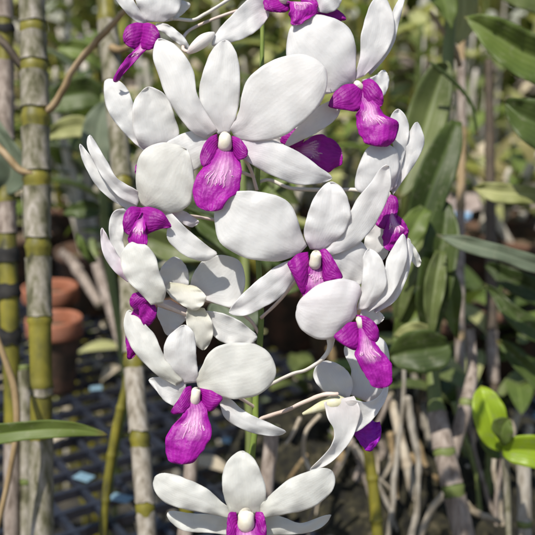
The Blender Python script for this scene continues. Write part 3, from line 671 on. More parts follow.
def plant(px, d, top_py, label, seed, ncane=4, leafm=('leaf', 'leaf_olive'), spread=.05, wide=.03, bench_z=None, leafy=1.0, sm='sheath_pale'):
    rnd = random.Random(seed)
    top = W(px, top_py, d); bz = BZ if bench_z is None else bench_z
    base = Vector((top.x, top.y, bz))
    o = thing('orchid_plant', base, label, 'orchid plant', 'orchid plants in the background')
    r = .055
    if bz > .3:
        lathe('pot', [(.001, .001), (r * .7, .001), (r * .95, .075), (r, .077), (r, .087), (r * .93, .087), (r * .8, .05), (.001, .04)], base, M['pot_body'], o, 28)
        lathe('potting_mix', [(r * .88, .07), (r * .4, .08), (.001, .079)], base, M['moss_medium'], o, 20)
    H = top.z - bz
    for c in range(ncane):
        az = rnd.uniform(0, 6.28); h = H * rnd.uniform(.7, 1.08); rr = rnd.uniform(.005, .009)
        b0 = base + Vector((math.cos(az) * .02, math.sin(az) * .02, .06 if bz > .3 else 0))
        tipp = base + Vector((math.cos(az) * spread * rnd.uniform(.6, 2), math.sin(az) * spread * rnd.uniform(.6, 2), h))
        mid = b0.lerp(tipp, .5) + Vector((rnd.uniform(-.01, .01), rnd.uniform(-.01, .01), 0))
        cn = tube_world('cane', [b0, b0.lerp(mid, .5), mid, mid.lerp(tipp, .5), tipp], [rr * .8, rr * 1.1, rr, rr * .9, rr * .6], M[rnd.choice(['cane', 'cane_green', sm, sm, sm])], o, 10, True, 24, .25)
        nl = int(round(rnd.randint(5, 8) * leafy)); a0 = rnd.uniform(0, 6.28)
        for k in range(nl):
            t = .35 + .65 * (k + rnd.random() * .5) / max(1, nl)
            p = b0.lerp(mid, t * 2) if t < .5 else mid.lerp(tipp, t * 2 - 1)
            gen_leaf(o, p, a0 + math.pi * (k % 2) + rnd.uniform(-.6, .6), rnd.uniform(.2, 1.1), rnd.uniform(.07, .13), wide * rnd.uniform(.75, 1.2), rnd.choice(leafm), rnd.uniform(.3, .9))
    return o
plant(85, 1.15, 70, 'leafy orchid plant in the gap between the tall whitish cane and the mottled cane', 41, 5, ('leaf', 'leaf_grey', 'leaf_dark'))
plant(60, 1.45, 20, 'taller blurred orchid plant behind the brown stalk at upper left', 42, 5, ('leaf_olive', 'leaf_far', 'leaf'))
plant(10, 1.25, 60, 'blurred orchid plant behind the black-banded cane', 43, 4, ('leaf', 'leaf_far'))
plant(180, 1.3, 30, 'blurred orchid plant behind the topmost left flower', 44, 5, ('leaf', 'leaf_olive', 'leaf_far'))
plant(262, 1.2, 40, 'blurred orchid plant seen between the two uppermost large flowers', 45, 5, ('leaf', 'leaf_grey', 'leaf_far'))
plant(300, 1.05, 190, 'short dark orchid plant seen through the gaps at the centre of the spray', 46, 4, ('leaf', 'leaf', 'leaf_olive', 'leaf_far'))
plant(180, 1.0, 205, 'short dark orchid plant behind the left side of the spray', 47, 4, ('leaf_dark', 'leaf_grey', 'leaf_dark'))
plant(405, 1.35, 10, 'blurred orchid plant with yellow canes right of the top right flower', 48, 6, ('leaf_far', 'leaf', 'leaf_olive'), sm='cane')
plant(470, 2.25, 30, 'blurred orchid plant above the blue pipes', 49, 6, ('leaf', 'leaf_far'), spread=.12, wide=.05, bench_z=0.0)
plant(530, 2.3, 90, 'blurred orchid plant at the right edge over the concrete ledge', 50, 6, ('leaf', 'leaf_far'), spread=.12, wide=.05, bench_z=0.0)
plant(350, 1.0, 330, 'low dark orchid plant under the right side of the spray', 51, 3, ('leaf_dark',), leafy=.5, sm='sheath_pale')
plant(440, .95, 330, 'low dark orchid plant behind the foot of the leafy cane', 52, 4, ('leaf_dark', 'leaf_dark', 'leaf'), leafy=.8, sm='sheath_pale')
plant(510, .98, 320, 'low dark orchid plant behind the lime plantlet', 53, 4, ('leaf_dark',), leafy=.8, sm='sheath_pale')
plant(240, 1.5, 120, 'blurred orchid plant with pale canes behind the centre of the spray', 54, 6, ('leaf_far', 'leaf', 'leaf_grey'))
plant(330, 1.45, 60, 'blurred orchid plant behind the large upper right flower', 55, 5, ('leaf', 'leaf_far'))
for px, d, tp, lb, sd_ in late:
    plant(px, d, tp, lb, sd_, 4, ('leaf_far', 'leaf', 'leaf_dry'), leafy=.6, sm='sheath_pale')
for i, (px, d, tp, sm_, lb) in enumerate([(70, 1.75, 60, 'cane', 'blurred yellow-caned orchid plant behind the gap left of the mottled cane'), (140, 1.8, 60, 'sheath_pale', 'blurred pale-caned orchid plant behind the upper left flowers'),
        (270, 1.75, 30, 'cane', 'blurred yellow-caned orchid plant above the largest upper flower'), (425, 1.7, -10, 'cane', 'blurred yellow-caned orchid plant right of the upper right flower'), (355, 1.8, 80, 'sheath_pale', 'blurred pale-caned orchid plant behind the right flower')]):
    plant(px, d, tp, lb, 80 + i, 7, ('leaf_far', 'leaf_dry', 'leaf', 'leaf_grey'), spread=.09, leafy=.9, sm=sm_, bench_z=0.0)
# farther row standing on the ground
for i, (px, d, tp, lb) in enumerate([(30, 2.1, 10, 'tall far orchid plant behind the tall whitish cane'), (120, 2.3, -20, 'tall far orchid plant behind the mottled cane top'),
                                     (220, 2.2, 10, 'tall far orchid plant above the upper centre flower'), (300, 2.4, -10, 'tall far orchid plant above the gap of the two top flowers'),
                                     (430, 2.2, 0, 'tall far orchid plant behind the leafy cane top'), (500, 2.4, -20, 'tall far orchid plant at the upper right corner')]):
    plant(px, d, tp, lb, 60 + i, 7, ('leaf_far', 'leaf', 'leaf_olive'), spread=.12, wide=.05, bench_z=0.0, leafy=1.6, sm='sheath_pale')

# unseen leafy branch added above the frame to shade the bench at right
ov = thing('added_shade_branch', (-.10, .50, 1.42), 'unseen leafy branch added above the picture to shade the bench', 'branch')
tube_world('stem', [(-.30, .30, 1.72), (-.12, .46, 1.52), (-.02, .55, 1.45), (.12, .62, 1.43)], [.008, .007, .005, .003], M['twig'], ov)
rnd = random.Random(11)
for k in range(11):
    t = rnd.random(); p = Vector((-.06 + .18 * t, .51 + .12 * t, 1.46 - .02 * t)) + Vector((rnd.uniform(-.02, .02), rnd.uniform(-.02, .02), rnd.uniform(-.02, .03)))
    gen_leaf(ov, p, rnd.uniform(0, 6.28), rnd.uniform(-.2, .6), rnd.uniform(.08, .13), .04, rnd.choice(['leaf', 'leaf_dark', 'leaf_olive']), .35)

# aerial roots tangled over the bench at lower centre and right
rnd = random.Random(5)
rt = thing('root_tangle', W(400, 480, .80), 'tangle of pale aerial roots in the dark behind the violet-lipped flower', 'roots')
for k in range(13):
    px = rnd.uniform(295, 480); py = rnd.uniform(395, 470); d = rnd.uniform(.66, .84)
    pts = [(px, py, d, rnd.uniform(2.5, 5))]
    dx = rnd.uniform(-14, 18)
    for s in range(4):
        pts.append((pts[-1][0] + dx + rnd.uniform(-10, 10), pts[-1][1] + rnd.uniform(12, 34), d + rnd.uniform(-.01, .01), pts[0][3] * (1 - .1 * s)))
    tube('root', pts, M[rnd.choice(['root', 'root', 'twig', 'sheath_pink'])], rt, 8, 18, .2)

for k, (pts, m) in enumerate([([(452, 470, .62, 8), (446, 492, .62, 8), (430, 512, .63, 7), (418, 545, .63, 6)], 'root'), ([(462, 500, .61, 9), (474, 512, .61, 8), (490, 518, .615, 6), (500, 522, .62, 5)], 'root'),
        ([(395, 445, .71, 7), (388, 470, .71, 6), (372, 495, .72, 6), (362, 540, .72, 5)], 'root'), ([(410, 455, .72, 7), (428, 474, .72, 7), (446, 482, .72, 6)], 'twig'), ([(352, 440, .70, 5), (362, 470, .70, 6), (372, 500, .70, 6), (384, 545, .70, 6)], 'sheath_pink'), ([(320, 415, .60, 4), (306, 432, .60, 4), (304, 455, .61, 4), (312, 474, .61, 4)], 'root'), ([(300, 418, .60, 4), (292, 436, .60, 3.5), (286, 444, .6, 3)], 'root')]):
    tube('root', pts, M[m], rt, 8, 22, .25)
rnd = random.Random(23)
tk = thing('orchid_clump', W(420, 470, .86), 'thicket of old knobbly canes in the shade under the right-hand leaves', 'orchid plant')
for k in range(22):
    px = rnd.uniform(300, 535); d = rnd.uniform(.74, 1.0); w_ = rnd.uniform(5, 10); lean = rnd.uniform(-28, 28)
    y0 = rnd.uniform(300, 410); pts = []
    yb = 267.5 + 267.5 / TH / math.cos(PITCH) * ((CAM.z - BZ) / d - math.sin(PITCH))
    for q in range(6):
        t = q / 5
        pts.append((px + lean * (t - .4) + rnd.uniform(-2.5, 2.5), y0 + (yb + 3 - y0) * t, d, w_ * (.75 + .35 * math.sin(3 * t + k) ** 2)))
    tube('cane', pts, M[rnd.choice(['sheath_pink', 'twig', 'root', 'cane_green', 'sheath_pink', 'twig_dark'])], tk, 9, 40, .35)
    if k % 2 == 0:
        for z in range(3):
            gen_leaf(tk, W(pts[0][0], y0 + 8 * z, d), rnd.uniform(0, 6.28), rnd.uniform(.1, .9), rnd.uniform(.06, .10), .028, rnd.choice(['leaf_dark', 'leaf', 'leaf_olive']), .6)
for k in range(20):
    px = rnd.uniform(372, 540); d = rnd.uniform(.66, .80); w_ = rnd.uniform(4, 9); lean = rnd.uniform(-45, 45)
    y0 = rnd.uniform(360, 450); yb = 267.5 + 267.5 / TH / math.cos(PITCH) * ((CAM.z - BZ) / d - math.sin(PITCH)); bend = rnd.uniform(-9, 9)
    pts = [(px + lean * (q / 5 - .4) + bend * math.sin(q * .63) + rnd.uniform(-2, 2), y0 + (yb + 3 - y0) * q / 5, d, w_ * (.7 + .4 * math.sin(.6 * q + k) ** 2)) for q in range(6)]
    tube('cane', pts, M[rnd.choice(['sheath', 'sheath_pink', 'root', 'sheath_moss', 'cane_green', 'twig'])], tk, 9, 44, .4)
for k in range(16):
    px = rnd.uniform(375, 530); d = rnd.uniform(.70, .92); p = W(px, rnd.uniform(330, 420), d)
    gen_leaf(tk, p, rnd.uniform(0, 6.28), rnd.uniform(-.2, .9), rnd.uniform(.05, .09), .024, rnd.choice(['leaf_dark', 'leaf', 'leaf_olive', 'leaf_far']), .6)
# single far blossom, upper left
fb = thing('far_blossom', W(85, 40, 1.5), 'blurred pale pink blossom at upper left beside the brown stalk', 'flower')
for k in range(5):
    a = k * 1.2566 + .3; cx, cy = 85, 40
    e = Vector((math.cos(a), math.sin(a))); s = Vector((-e.y, e.x))
    f = lambda t, q: (cx + e.x * t + s.x * q, cy + e.y * t * .8 + s.y * q * .8)
    blade('petal', fb, [f(1, -1), f(5, -3), f(9, -2.5)], [f(1, 1), f(5, 3), f(9, 2.5)], f(11, 0), 1.5, M['far_pink'], dz=(0, -2, 3), nu=10, nv=6, thick=0)
blade('lip', fb, [(83, 41), (81, 45)], [(87, 41), (88, 45)], (85, 50), 1.49, M['lobe'], nu=8, nv=6, thick=0)
tube('pedicel', [(85, 42, 1.505, 2), (90, 60, 1.52, 2), (96, 110, 1.53, 2)], M['spray_stem'], fb)

# ------------------------------------------------------------------ the spray: stem and flowers
D0 = 0.36
st = thing('orchid_spray', W(252, 560, .385), 'slender green flowering stem running up behind the white and purple flowers', 'stem')
tube('stem', [(262, -40, .392, 4), (262, 60, .392, 4.5), (258, 160, .39, 5), (258, 250, .39, 5.5), (261, 320, .388, 6), (256, 390, .386, 6.5), (255, 430, .385, 6.5), (251, 470, .385, 7), (250, 600, .385, 7)], M['spray_stem'], st)

FG = 'white orchid flowers with purple lips on the spray'
class Flower:
    def __init__(s, px, py, dmm, label, mat='white'):
        s.d = D0 + dmm / 1000; s.px, s.py = px, py; s.m = M[mat]; s.o = thing('orchid_flower', W(px, py, s.d), label, 'orchid flower', FG); s.ped = None
    def p(s, nm, L, Rr, tip, dz=(0, 0, 0), cup=1.5, mat=None, **k):
        if nm in ('petal', 'sepal'):
            k.setdefault('crease', 0.9 if cup < 0 else -1.1); k.setdefault('ripple', 0.8); k.setdefault('thick', 0.32); k.setdefault('rug', 0.32); k.setdefault('nv', 20); k.setdefault('nu', 34)
        return blade(nm, s.o, L, Rr, tip, s.d, M[mat] if mat else s.m, dz=dz, cup=cup, **k)
    def petal(s, *a, **k): return s.p('petal', *a, **k)
    def sepal(s, *a, **k): return s.p('sepal', *a, **k)
    def lip(s, L, Rr, tip, dz=(-4, -8, -10), lobes=(), callus=True, mat='lip', cup=2.0, lobe_mat='lobe', trange=(.40, .60)):
        c0 = (s.px, s.py); sh = lambda p, k: (c0[0] + (p[0] - c0[0]) * k, c0[1] + (p[1] - c0[1]) * k)
        if callus:
            L = [sh(L[0], .25)] + list(L); Rr = [sh(Rr[0], .25)] + list(Rr)
        a_, b_ = Vector(L[-1]), Vector(Rr[-1]); m_ = (a_ + b_) / 2; tv = Vector(tip) - m_
        L = list(L) + [tuple(m_ + (a_ - m_) * .74 + tv * .74)]; Rr = list(Rr) + [tuple(m_ + (b_ - m_) * .74 + tv * .74)]
        o, ev = s.p('lip', L, Rr, tip, (min(2, dz[0] + 4), dz[1], dz[2]), cup, mat, ripple=.9, thick=.4, rug=.75, ruffle=.7, wob=1.6, nu=34, nv=18)
        s.lipo = o
        for a in lobes:
            L2, R2, t2 = a[:3]; dz2 = a[3] if len(a) > 3 else (-2, -5, -6); c2 = a[4] if len(a) > 4 else 2.5
            b, _ = blade('side_lobe', o, L2, R2, t2, s.d, M[lobe_mat], dz=dz2, cup=c2, ripple=.4, rug=.6, ruffle=.3, thick=.4, nu=18, nv=12)
        if callus:
            rn = random.Random(int(tip[0]))
            V, F, U = [], [], []
            for q in (-.50, -.36, -.2, -.06, .1, .24, .38, .52):
                n = 9; seg = 6; t0, t1 = trange; t0 += rn.uniform(-.05, .07); t1 = t1 * (1 - abs(q) * .25) + rn.uniform(-.13, .02)
                pts = [ev(t0 + (t1 - t0) * i / (n - 1), q * (1 + .25 * i / n) + rn.uniform(-.035, .035), .2) for i in range(n)]
                k0 = len(V)
                for i, pnt in enumerate(pts):
                    tn = (pts[min(n - 1, i + 1)] - pts[max(0, i - 1)]).normalized(); a = tn.cross(FV).normalized(); b = tn.cross(a)
                    r = .00027 * math.sin(math.pi * (i + .6) / n) ** .6 * (1 + .5 * rn.random())
                    for g in range(seg): V.append(pnt + a * math.cos(g * 6.283 / seg) * r + b * math.sin(g * 6.283 / seg) * r); U.append((i / n, 0))
                for i in range(n - 1):
                    for g in range(seg): F.append((k0 + i * seg + g, k0 + i * seg + (g + 1) % seg, k0 + (i + 1) * seg + (g + 1) % seg, k0 + (i + 1) * seg + g))
            link_mesh('callus', V, F, M['callus'], o, U)
        return o
    def column(s, pts, cap=True):
        """pts: (px, py, dz mm, width px)"""
        q = catmull([(a, b, z, w_) for a, b, z, w_ in pts] if len(pts) > 1 else pts * 2, 5)
        (a0, b0, z0, w0), (a1, b1, z1, w1) = q[2], q[4]
        mid = ((a0 + a1) / 2, (b0 + b1) / 2)
        # column foot: a short channelled block, wider below, tucked between the side lobes
        c = tube('column', [(a0, b0, s.d + (z0 + 2.2) / 1000, w0 * .55), (a0, b0, s.d + (z0 + 1.2) / 1000, w0 * .85), (mid[0], mid[1], s.d + (z1 + 2.6) / 1000, w1 * .95), (a1, b1, s.d + (z1 + 3.6) / 1000, w1 * 1.02), (a1, b1, s.d + (z1 + 4.6) / 1000, w1 * .9)], M['column'], s.o, 16, 20)
        if cap:
            t = .18; p_ = (a0 + (a1 - a0) * t, b0 + (b1 - b0) * t); dxy = Vector((a1 - a0, b1 - b0)).normalized()
            tube('anther_cap', [(p_[0] - dxy.x * w1 * .26, p_[1] - dxy.y * w1 * .26, s.d + (z0 + 1.2) / 1000, w1 * .34), (p_[0], p_[1], s.d + (z0 + .4) / 1000, w1 * .66), (p_[0] + dxy.x * w1 * .24, p_[1] + dxy.y * w1 * .24, s.d + (z0 + .9) / 1000, w1 * .50)], M['cap'], c, 14, 10)
        return c
    def pedicel(s, pts, mat='pedicel'):
        return tube('pedicel', [(a, b, s.d + z / 1000, w_ * (1.05 if i == 0 else .84)) for i, (a, b, z, w_) in enumerate(pts)], M[mat], s.o, 12, 34, .22)

# --- topmost left
f = Flower(148, 22, 12, 'topmost left flower cut by the upper edge, its purple lip hanging in profile')
f.petal([(146, 22), (138, 8), (134, -10), (140, -26)], [(164, 22), (178, 12), (182, -8), (176, -24)], (160, -34), (2, 0, 3))
f.sepal([(146, 26), (134, 20), (122, 8), (110, -8)], [(147, 20), (138, 8), (130, -6), (120, -16)], (106, -22), (2, -2, 2))
f.sepal([(156, 24), (166, 24), (176, 30), (186, 40)], [(154, 28), (164, 33), (176, 42), (184, 48)], (191, 52), (2, 1, 3))
f.petal([(160, 22), (174, 20), (185, 12)], [(158, 14), (165, 4), (178, 0)], (190, 4), (4, 5, 8))
f.lip([(149, 44), (142, 54), (131, 66), (122, 76)], [(138, 46), (127, 57), (118, 70), (114, 78)], (116, 82), (-3, -5, -3), [
    ([(146, 24), (134, 23), (126, 28), (123, 37)], [(146, 44), (138, 50), (130, 47)], (125, 43), (0, -4, -4), 3),
    ([(143, 24), (150, 23), (157, 28), (160, 36)], [(138, 46), (146, 50), (154, 48)], (159, 42), (-1, -6, -4), 3)], True)
f.pedicel([(166, 18, 4, 3.5), (178, 19, 6, 4), (193, 20, 9, 4.2), (207, 13, 14, 4), (228, 0, 22, 3.8), (262, -22, 32, 3.5)], 'pedicel_white')
# a small bud beside it
bd = thing('orchid_bud', W(190, 50, .37), 'small white bud just under the curved pedicel of the topmost left flower', 'bud')
tube('bud', [(188, 53, .37, 4), (194, 48, .369, 10), (203, 41, .369, 13), (210, 36, .37, 9), (214, 33, .371, 3)], M['white'], bd)
tube('pedicel', [(189, 52, .37, 3.5), (183, 48, .373, 3.5), (190, 30, .385, 3), (240, 10, .39, 3), (261, 12, .392, 3)], M['pedicel'], bd)

# --- top centre
f = Flower(272, 6, 16, 'top centre flower cut by the upper edge above the largest upper flower', 'lilac')
f.sepal([(270, 0), (252, -3), (234, 13), (219, 29)], [(269, 16), (260, 28), (245, 38), (229, 43)], (212, 45), (0, -3, -5))
f.petal([(316, 0), (316, -14), (326, -20)], [(316, 11), (326, 13), (337, 9), (342, -2)], (340, -16), (0, -2, -2))
f.petal([(270, -8), (262, -20), (262, -36)], [(292, -8), (302, -22), (298, -38)], (280, -46), (0, 0, 4))
f.sepal([(312, 4), (326, 10), (338, 10)], [(312, 10), (322, 18), (336, 21)], (346, 19), (3, 3, 3), mat='lobe')
f.lip([(290, 2), (289, 12), (291, 20)], [(312, 2), (317, 8), (316, 14), (306, 20)], (296, 25), (-2, -5, -7), [
    ([(275, -4), (264, 0), (264, 6)], [(292, 6), (286, 12), (274, 12)], (266, 10), (0, -3, -4)),
    ([(300, -4), (310, -6), (316, 0)], [(302, 8), (309, 14), (315, 12)], (318, 6), (0, -3, -4))])
f.column([(282, -8, 0, 10), (284, 0, -4, 10)])
f.pedicel([(284, -6, 2, 4), (275, 0, 8, 4), (264, 14, 14, 4)])

# --- upper right
f = Flower(356, 82, 12, 'upper right flower with one broad petal and two upright petals cut by the top edge', 'lilac')
f.petal([(370, 75), (384, 60), (394, 43), (399, 22)], [(366, 70), (380, 45), (390, 20), (396, 4)], (406, -8), (3, 2, 6))
f.sepal([(354, 80), (360, 56), (361, 35), (367, 12), (373, 0)], [(364, 76), (382, 58), (393, 38), (394, 20), (390, 6)], (382, -6), (0, 0, 2))
f.petal([(350, 86), (325, 94), (301, 86), (288, 62), (287, 42)], [(355, 80), (356, 62), (355, 43), (349, 28), (333, 18), (312, 15)], (293, 24), (0, -3, 2), 2.5)
f.sepal([(362, 80), (374, 76), (384, 70)], [(366, 90), (376, 97), (385, 94)], (389, 80), (1, 3, 5))
f.sepal([(338, 98), (320, 106), (300, 124)], [(342, 106), (335, 120), (318, 132), (302, 140)], (284, 147), (0, 0, 2))
f.lip([(360, 106), (356, 116), (358, 130), (363, 140)], [(378, 106), (386, 116), (398, 122), (397, 136), (390, 144)], (376, 146), (-4, -8, -9), [
    ([(356, 84), (345, 85), (335, 92), (329, 103)], [(363, 92), (364, 104), (358, 111), (345, 110)], (330, 107), (-1, -5, -5), 3),
    ([(362, 82), (370, 79), (378, 85), (383, 95)], [(362, 92), (364, 106), (374, 109)], (382, 105), (0, -4, -4), 3)])
f.column([(354, 80, 0, 9), (360, 88, -3, 9)])
f.pedicel([(356, 84, 3, 5), (340, 70, 14, 4), (300, 80, 24, 4), (262, 100, 31, 4)])

# --- lip seen behind (its petals are hidden)
f = Flower(286, 138, 24, 'flower behind the largest upper flower, only its purple lip peeping out at right')
f.petal([(284, 136), (262, 128), (252, 110), (256, 92)], [(292, 132), (296, 110), (286, 90)], (268, 82), (0, 2, 4))
f.petal([(286, 134), (290, 110), (300, 92)], [(294, 138), (312, 122), (320, 104)], (314, 88), (0, 2, 4))
f.sepal([(282, 138), (264, 136), (252, 142)], [(284, 146), (268, 156), (256, 158)], (248, 150), (0, 2, 4))
f.lip([(298, 145), (308, 139), (320, 134), (332, 140)], [(300, 157), (312, 164), (327, 172), (337, 167)], (342, 154), (-2, -4, -5), [
    ([(282, 130), (290, 126), (297, 130)], [(280, 142), (290, 148), (300, 146)], (304, 138), (0, -2, -3))], True)
f.pedicel([(284, 140, 0, 4), (275, 150, 4, 4), (260, 165, 7, 4)])

# --- left, half hidden behind
f = Flower(152, 150, 13, 'upper left flower showing two pale petals behind the broad left petal')
f.petal([(145, 152), (130, 139), (115, 122), (106, 105)], [(146, 140), (137, 120), (133, 103), (128, 90), (119, 81)], (105, 81), (0, -1, 3), mat='white')
f.petal([(150, 150), (140, 146), (133, 126), (133, 106), (138, 95)], [(168, 148), (179, 135), (175, 118), (170, 101), (160, 91)], (148, 87), (0, -3, -2))
f.lip([(146, 158), (138, 162), (135, 168)], [(156, 160), (154, 170), (148, 178)], (140, 178), (0, -1, -2), (), False)
f.pedicel([(156, 152, 2, 4), (180, 150, 12, 4), (230, 168, 18, 4), (257, 178, 18, 4)])

# --- the largest upper flower
f = Flower(226, 138, 0, 'largest upper flower facing the viewer with three upright petals and a hanging magenta lip')
f.sepal([(212, 134), (192, 131), (176, 137), (163, 147)], [(212, 150), (204, 163), (193, 171), (178, 174)], (162, 168), (2, 4, 6))
f.petal([(230, 129), (239, 111), (242, 94), (248, 79), (264, 65), (285, 56), (306, 55)], [(236, 139), (258, 141), (279, 138), (296, 128), (311, 115), (323, 99), (327, 82)], (324, 66), (1, -4, 2), 3.0)
f.petal([(206, 139), (191, 131), (175, 111), (165, 93), (158, 73), (153, 56)], [(218, 131), (206, 112), (197, 93), (194, 73), (186, 57), (174, 44)], (158, 39), (1, -2, 4), 2.0)
f.sepal([(218, 134), (205, 114), (199, 93), (204, 69), (213, 49)], [(230, 133), (238, 108), (240, 85), (239, 65), (234, 48)], (225, 40), (1.5, 0, 3), 1.5)
f.sepal([(240, 141), (262, 138), (280, 143), (300, 153), (318, 166)], [(242, 158), (256, 167), (273, 176), (295, 184), (316, 184)], (332, 178), (0, -2, 1), 2.0, mat='lilac')
f.lip([(214, 154), (207, 163), (199, 173), (193, 186), (194, 198)], [(237, 154), (241, 166), (241, 180), (238, 192), (227, 200)], (210, 211), (-4, -10, -12), [
    ([(217, 134), (209, 138), (202, 148), (200, 160)], [(219, 148), (216, 157), (211, 164)], (204, 167), (-1, -6, -7), 3),
    ([(232, 136), (240, 139), (247, 148)], [(232, 150), (237, 159), (243, 159)], (247, 155), (-1, -6, -7), 3)])
f.column([(225, 129, -1, 11), (225, 137, -4, 14), (225, 146, -6, 14)])
f.pedicel([(226, 140, 4, 5), (238, 150, 14, 5), (250, 168, 24, 4), (257, 190, 28, 4)])

# --- left, broad petal
f = Flower(145, 206, -3, 'left flower with one broad rounded petal and two slim sepals pointing up left')
f.sepal([(136, 211), (124, 207), (109, 198), (96, 185), (86, 168), (81, 155)], [(137, 202), (114, 187), (98, 168), (89, 154)], (80, 144), (2, 2, 4), 1.0)
f.petal([(137, 206), (118, 196), (103, 178), (93, 160), (87, 145)], [(142, 193), (133, 188), (117, 178), (108, 163), (99, 148)], (90, 135), (0, -3, 0), 2.0)
f.petal([(141, 204), (137, 190), (136, 175), (138, 160), (144, 150), (155, 144), (170, 143)], [(147, 209), (162, 212), (177, 212), (189, 205), (194, 190), (194, 175), (191, 159)], (186, 149), (0, -5, -2), 3.5, mat='cream')
f.sepal([(128, 208), (114, 211), (109, 225), (111, 245)], [(134, 215), (125, 225), (123, 240), (125, 252)], (120, 262), (2, 3, 3), mat='white')
f.sepal([(170, 209), (184, 211), (193, 217)], [(171, 214), (182, 223), (192, 227)], (199, 222), (2, 2, 2), mat='pinkish')
f.sepal([(154, 204), (170, 212), (184, 226), (198, 238), (209, 247)], [(156, 213), (167, 222), (167, 238), (177, 250), (190, 258), (205, 261)], (217, 254), (0, -3, 0), 2.0)
f.lip([(130, 232), (128, 240)], [(146, 232), (148, 240)], (139, 248), (-8, -9, -8), [
    ([(142, 208), (131, 207), (124, 215), (123, 226)], [(143, 224), (139, 235), (132, 236)], (125, 232), (-1, -6, -6), 3),
    ([(140, 208), (150, 207), (162, 212), (169, 222)], [(139, 224), (141, 236), (150, 233), (160, 229)], (171, 227), (-2, -7, -5), 3)])
f.pedicel([(150, 208, 4, 5), (180, 214, 16, 4), (225, 222, 28, 4), (257, 232, 33, 4)])

# --- right, partly behind
f = Flower(388, 192, 10, 'right flower with three upright petals behind the upswept petal of the centre flower', 'lilac')
f.petal([(391, 190), (401, 168), (405, 148), (410, 131)], [(393, 195), (402, 182), (414, 165), (422, 150), (424, 137)], (417, 122), (2, 2, 4))
f.sepal([(389, 190), (394, 168), (394, 150), (390, 130), (391, 116)], [(396, 188), (403, 160), (408, 140), (409, 126), (405, 115)], (398, 109), (1, 1, 4))
f.petal([(384, 194), (370, 196), (356, 189), (356, 175), (362, 158)], [(392, 190), (397, 175), (399, 160), (394, 148), (380, 143)], (368, 148), (0, -3, 0), 2.5)
f.sepal([(380, 214), (368, 230), (364, 246)], [(390, 222), (391, 240), (386, 257), (376, 263)], (367, 262), (2, 3, 4))
f.sepal([(400, 234), (410, 242), (417, 251)], [(398, 243), (408, 256), (417, 267)], (421, 262), (4, 5, 6), mat='cream')
f.lip([(387, 222), (383, 232), (383, 242)], [(398, 220), (408, 230), (406, 241), (399, 243)], (391, 251), (-4, -6, -6), [
    ([(389, 194), (397, 198), (398, 210), (394, 221)], [(384, 200), (376, 214), (374, 222)], (384, 229), (-1, -4, -5), 3),
    ([(396, 214), (404, 221)], [(393, 226), (400, 236)], (408, 232), (-3, -5, -6), 1)])
f.column([(386, 190, 0, 8), (388, 197, -3, 8)])
f.pedicel([(384, 196, 4, 5), (355, 190, 16, 5), (320, 190, 22, 5), (290, 188, 22, 4.5), (270, 180, 22, 4), (259, 182, 22, 4)], 'pedicel_white')

# --- centre flower
f = Flower(314, 252, -7, 'centre flower with a very broad left petal and an upswept right petal', 'lilac')
f.sepal([(322, 252), (340, 246), (358, 240), (368, 252)], [(322, 259), (332, 269), (342, 283), (356, 286)], (370, 276), (2, 4, 6))
f.petal([(318, 251), (335, 238), (349, 214), (357, 199), (371, 182), (381, 168)], [(325, 257), (345, 251), (361, 241), (374, 226), (385, 205), (391, 185)], (389, 166), (1, 0, -2), 2.5, mat='white')
f.petal([(300, 253), (280, 261), (256, 260), (236, 254), (220, 242), (215, 225), (215, 211)], [(307, 246), (301, 232), (296, 215), (286, 200), (266, 193), (240, 191)], (222, 198), (0, -5, 0), 3.0, mat='white')
f.sepal([(310, 249), (304, 234), (309, 210), (317, 193)], [(321, 250), (340, 237), (350, 220), (349, 203), (342, 188)], (330, 182), (1, -2, 2), 2.0)
f.sepal([(297, 258), (285, 262), (272, 269), (250, 287), (237, 300)], [(301, 270), (294, 280), (281, 296), (268, 305), (250, 314), (238, 316)], (229, 312), (1, -1, -2), 2.0)
f.lip([(307, 268), (302, 280), (302, 296)], [(328, 268), (330, 285), (328, 300)], (314, 312), (-2, -3, -3), [
    ([(308, 252), (298, 254), (288, 263)], [(310, 268), (309, 282), (304, 296), (297, 284)], (290, 268), (0, -4, -4), 3),
    ([(319, 251), (326, 249), (335, 262), (342, 275)], [(322, 268), (324, 281), (334, 281)], (341, 279), (0, -4, -4), 3)], True, trange=(.34, .5))
f.column([(316, 247, -1, 10), (316, 256, -4, 13), (315, 264, -5, 12)])
f.pedicel([(316, 256, 5, 5), (300, 275, 16, 5), (280, 300, 28, 4), (261, 318, 34, 4)])

# --- flower seen from behind, centre left
f = Flower(194, 300, 9, 'flower turned away at centre left showing its yellowish back', 'white')
f.sepal([(168, 292), (161, 283), (160, 271), (166, 262)], [(187, 292), (189, 280), (187, 268), (181, 260)], (174, 257), (0, -2, 1))
f.petal([(189, 290), (193, 275), (204, 260), (222, 255)], [(193, 297), (206, 300), (220, 305), (233, 307), (242, 295), (245, 278)], (239, 261), (0, -2, 3), -3)
f.petal([(170, 300), (160, 302), (157, 313), (161, 324)], [(192, 312), (184, 322), (174, 331)], (167, 335), (-1, -3, 0), mat='lilac')
f.sepal([(196, 310), (207, 311), (222, 313), (238, 320), (250, 329)], [(198, 322), (209, 332), (222, 342), (238, 345), (250, 344)], (257, 337), (0, -2, 2), -2)
f.sepal([(170, 282), (166, 288), (172, 298)], [(196, 286), (206, 296), (202, 306)], (192, 310), (-3, -7, -5), -3, mat='yellowish', rug=.15)
f.sepal([(188, 306), (186, 320), (190, 336)], [(204, 308), (212, 322), (212, 338)], (203, 350), (-3, -5, -2), -4, mat='yellowish', rug=.15)
f.pedicel([(198, 298, -5, 6), (214, 302, 2, 4), (232, 308, 10, 4), (250, 320, 17, 4), (260, 335, 19, 4)])

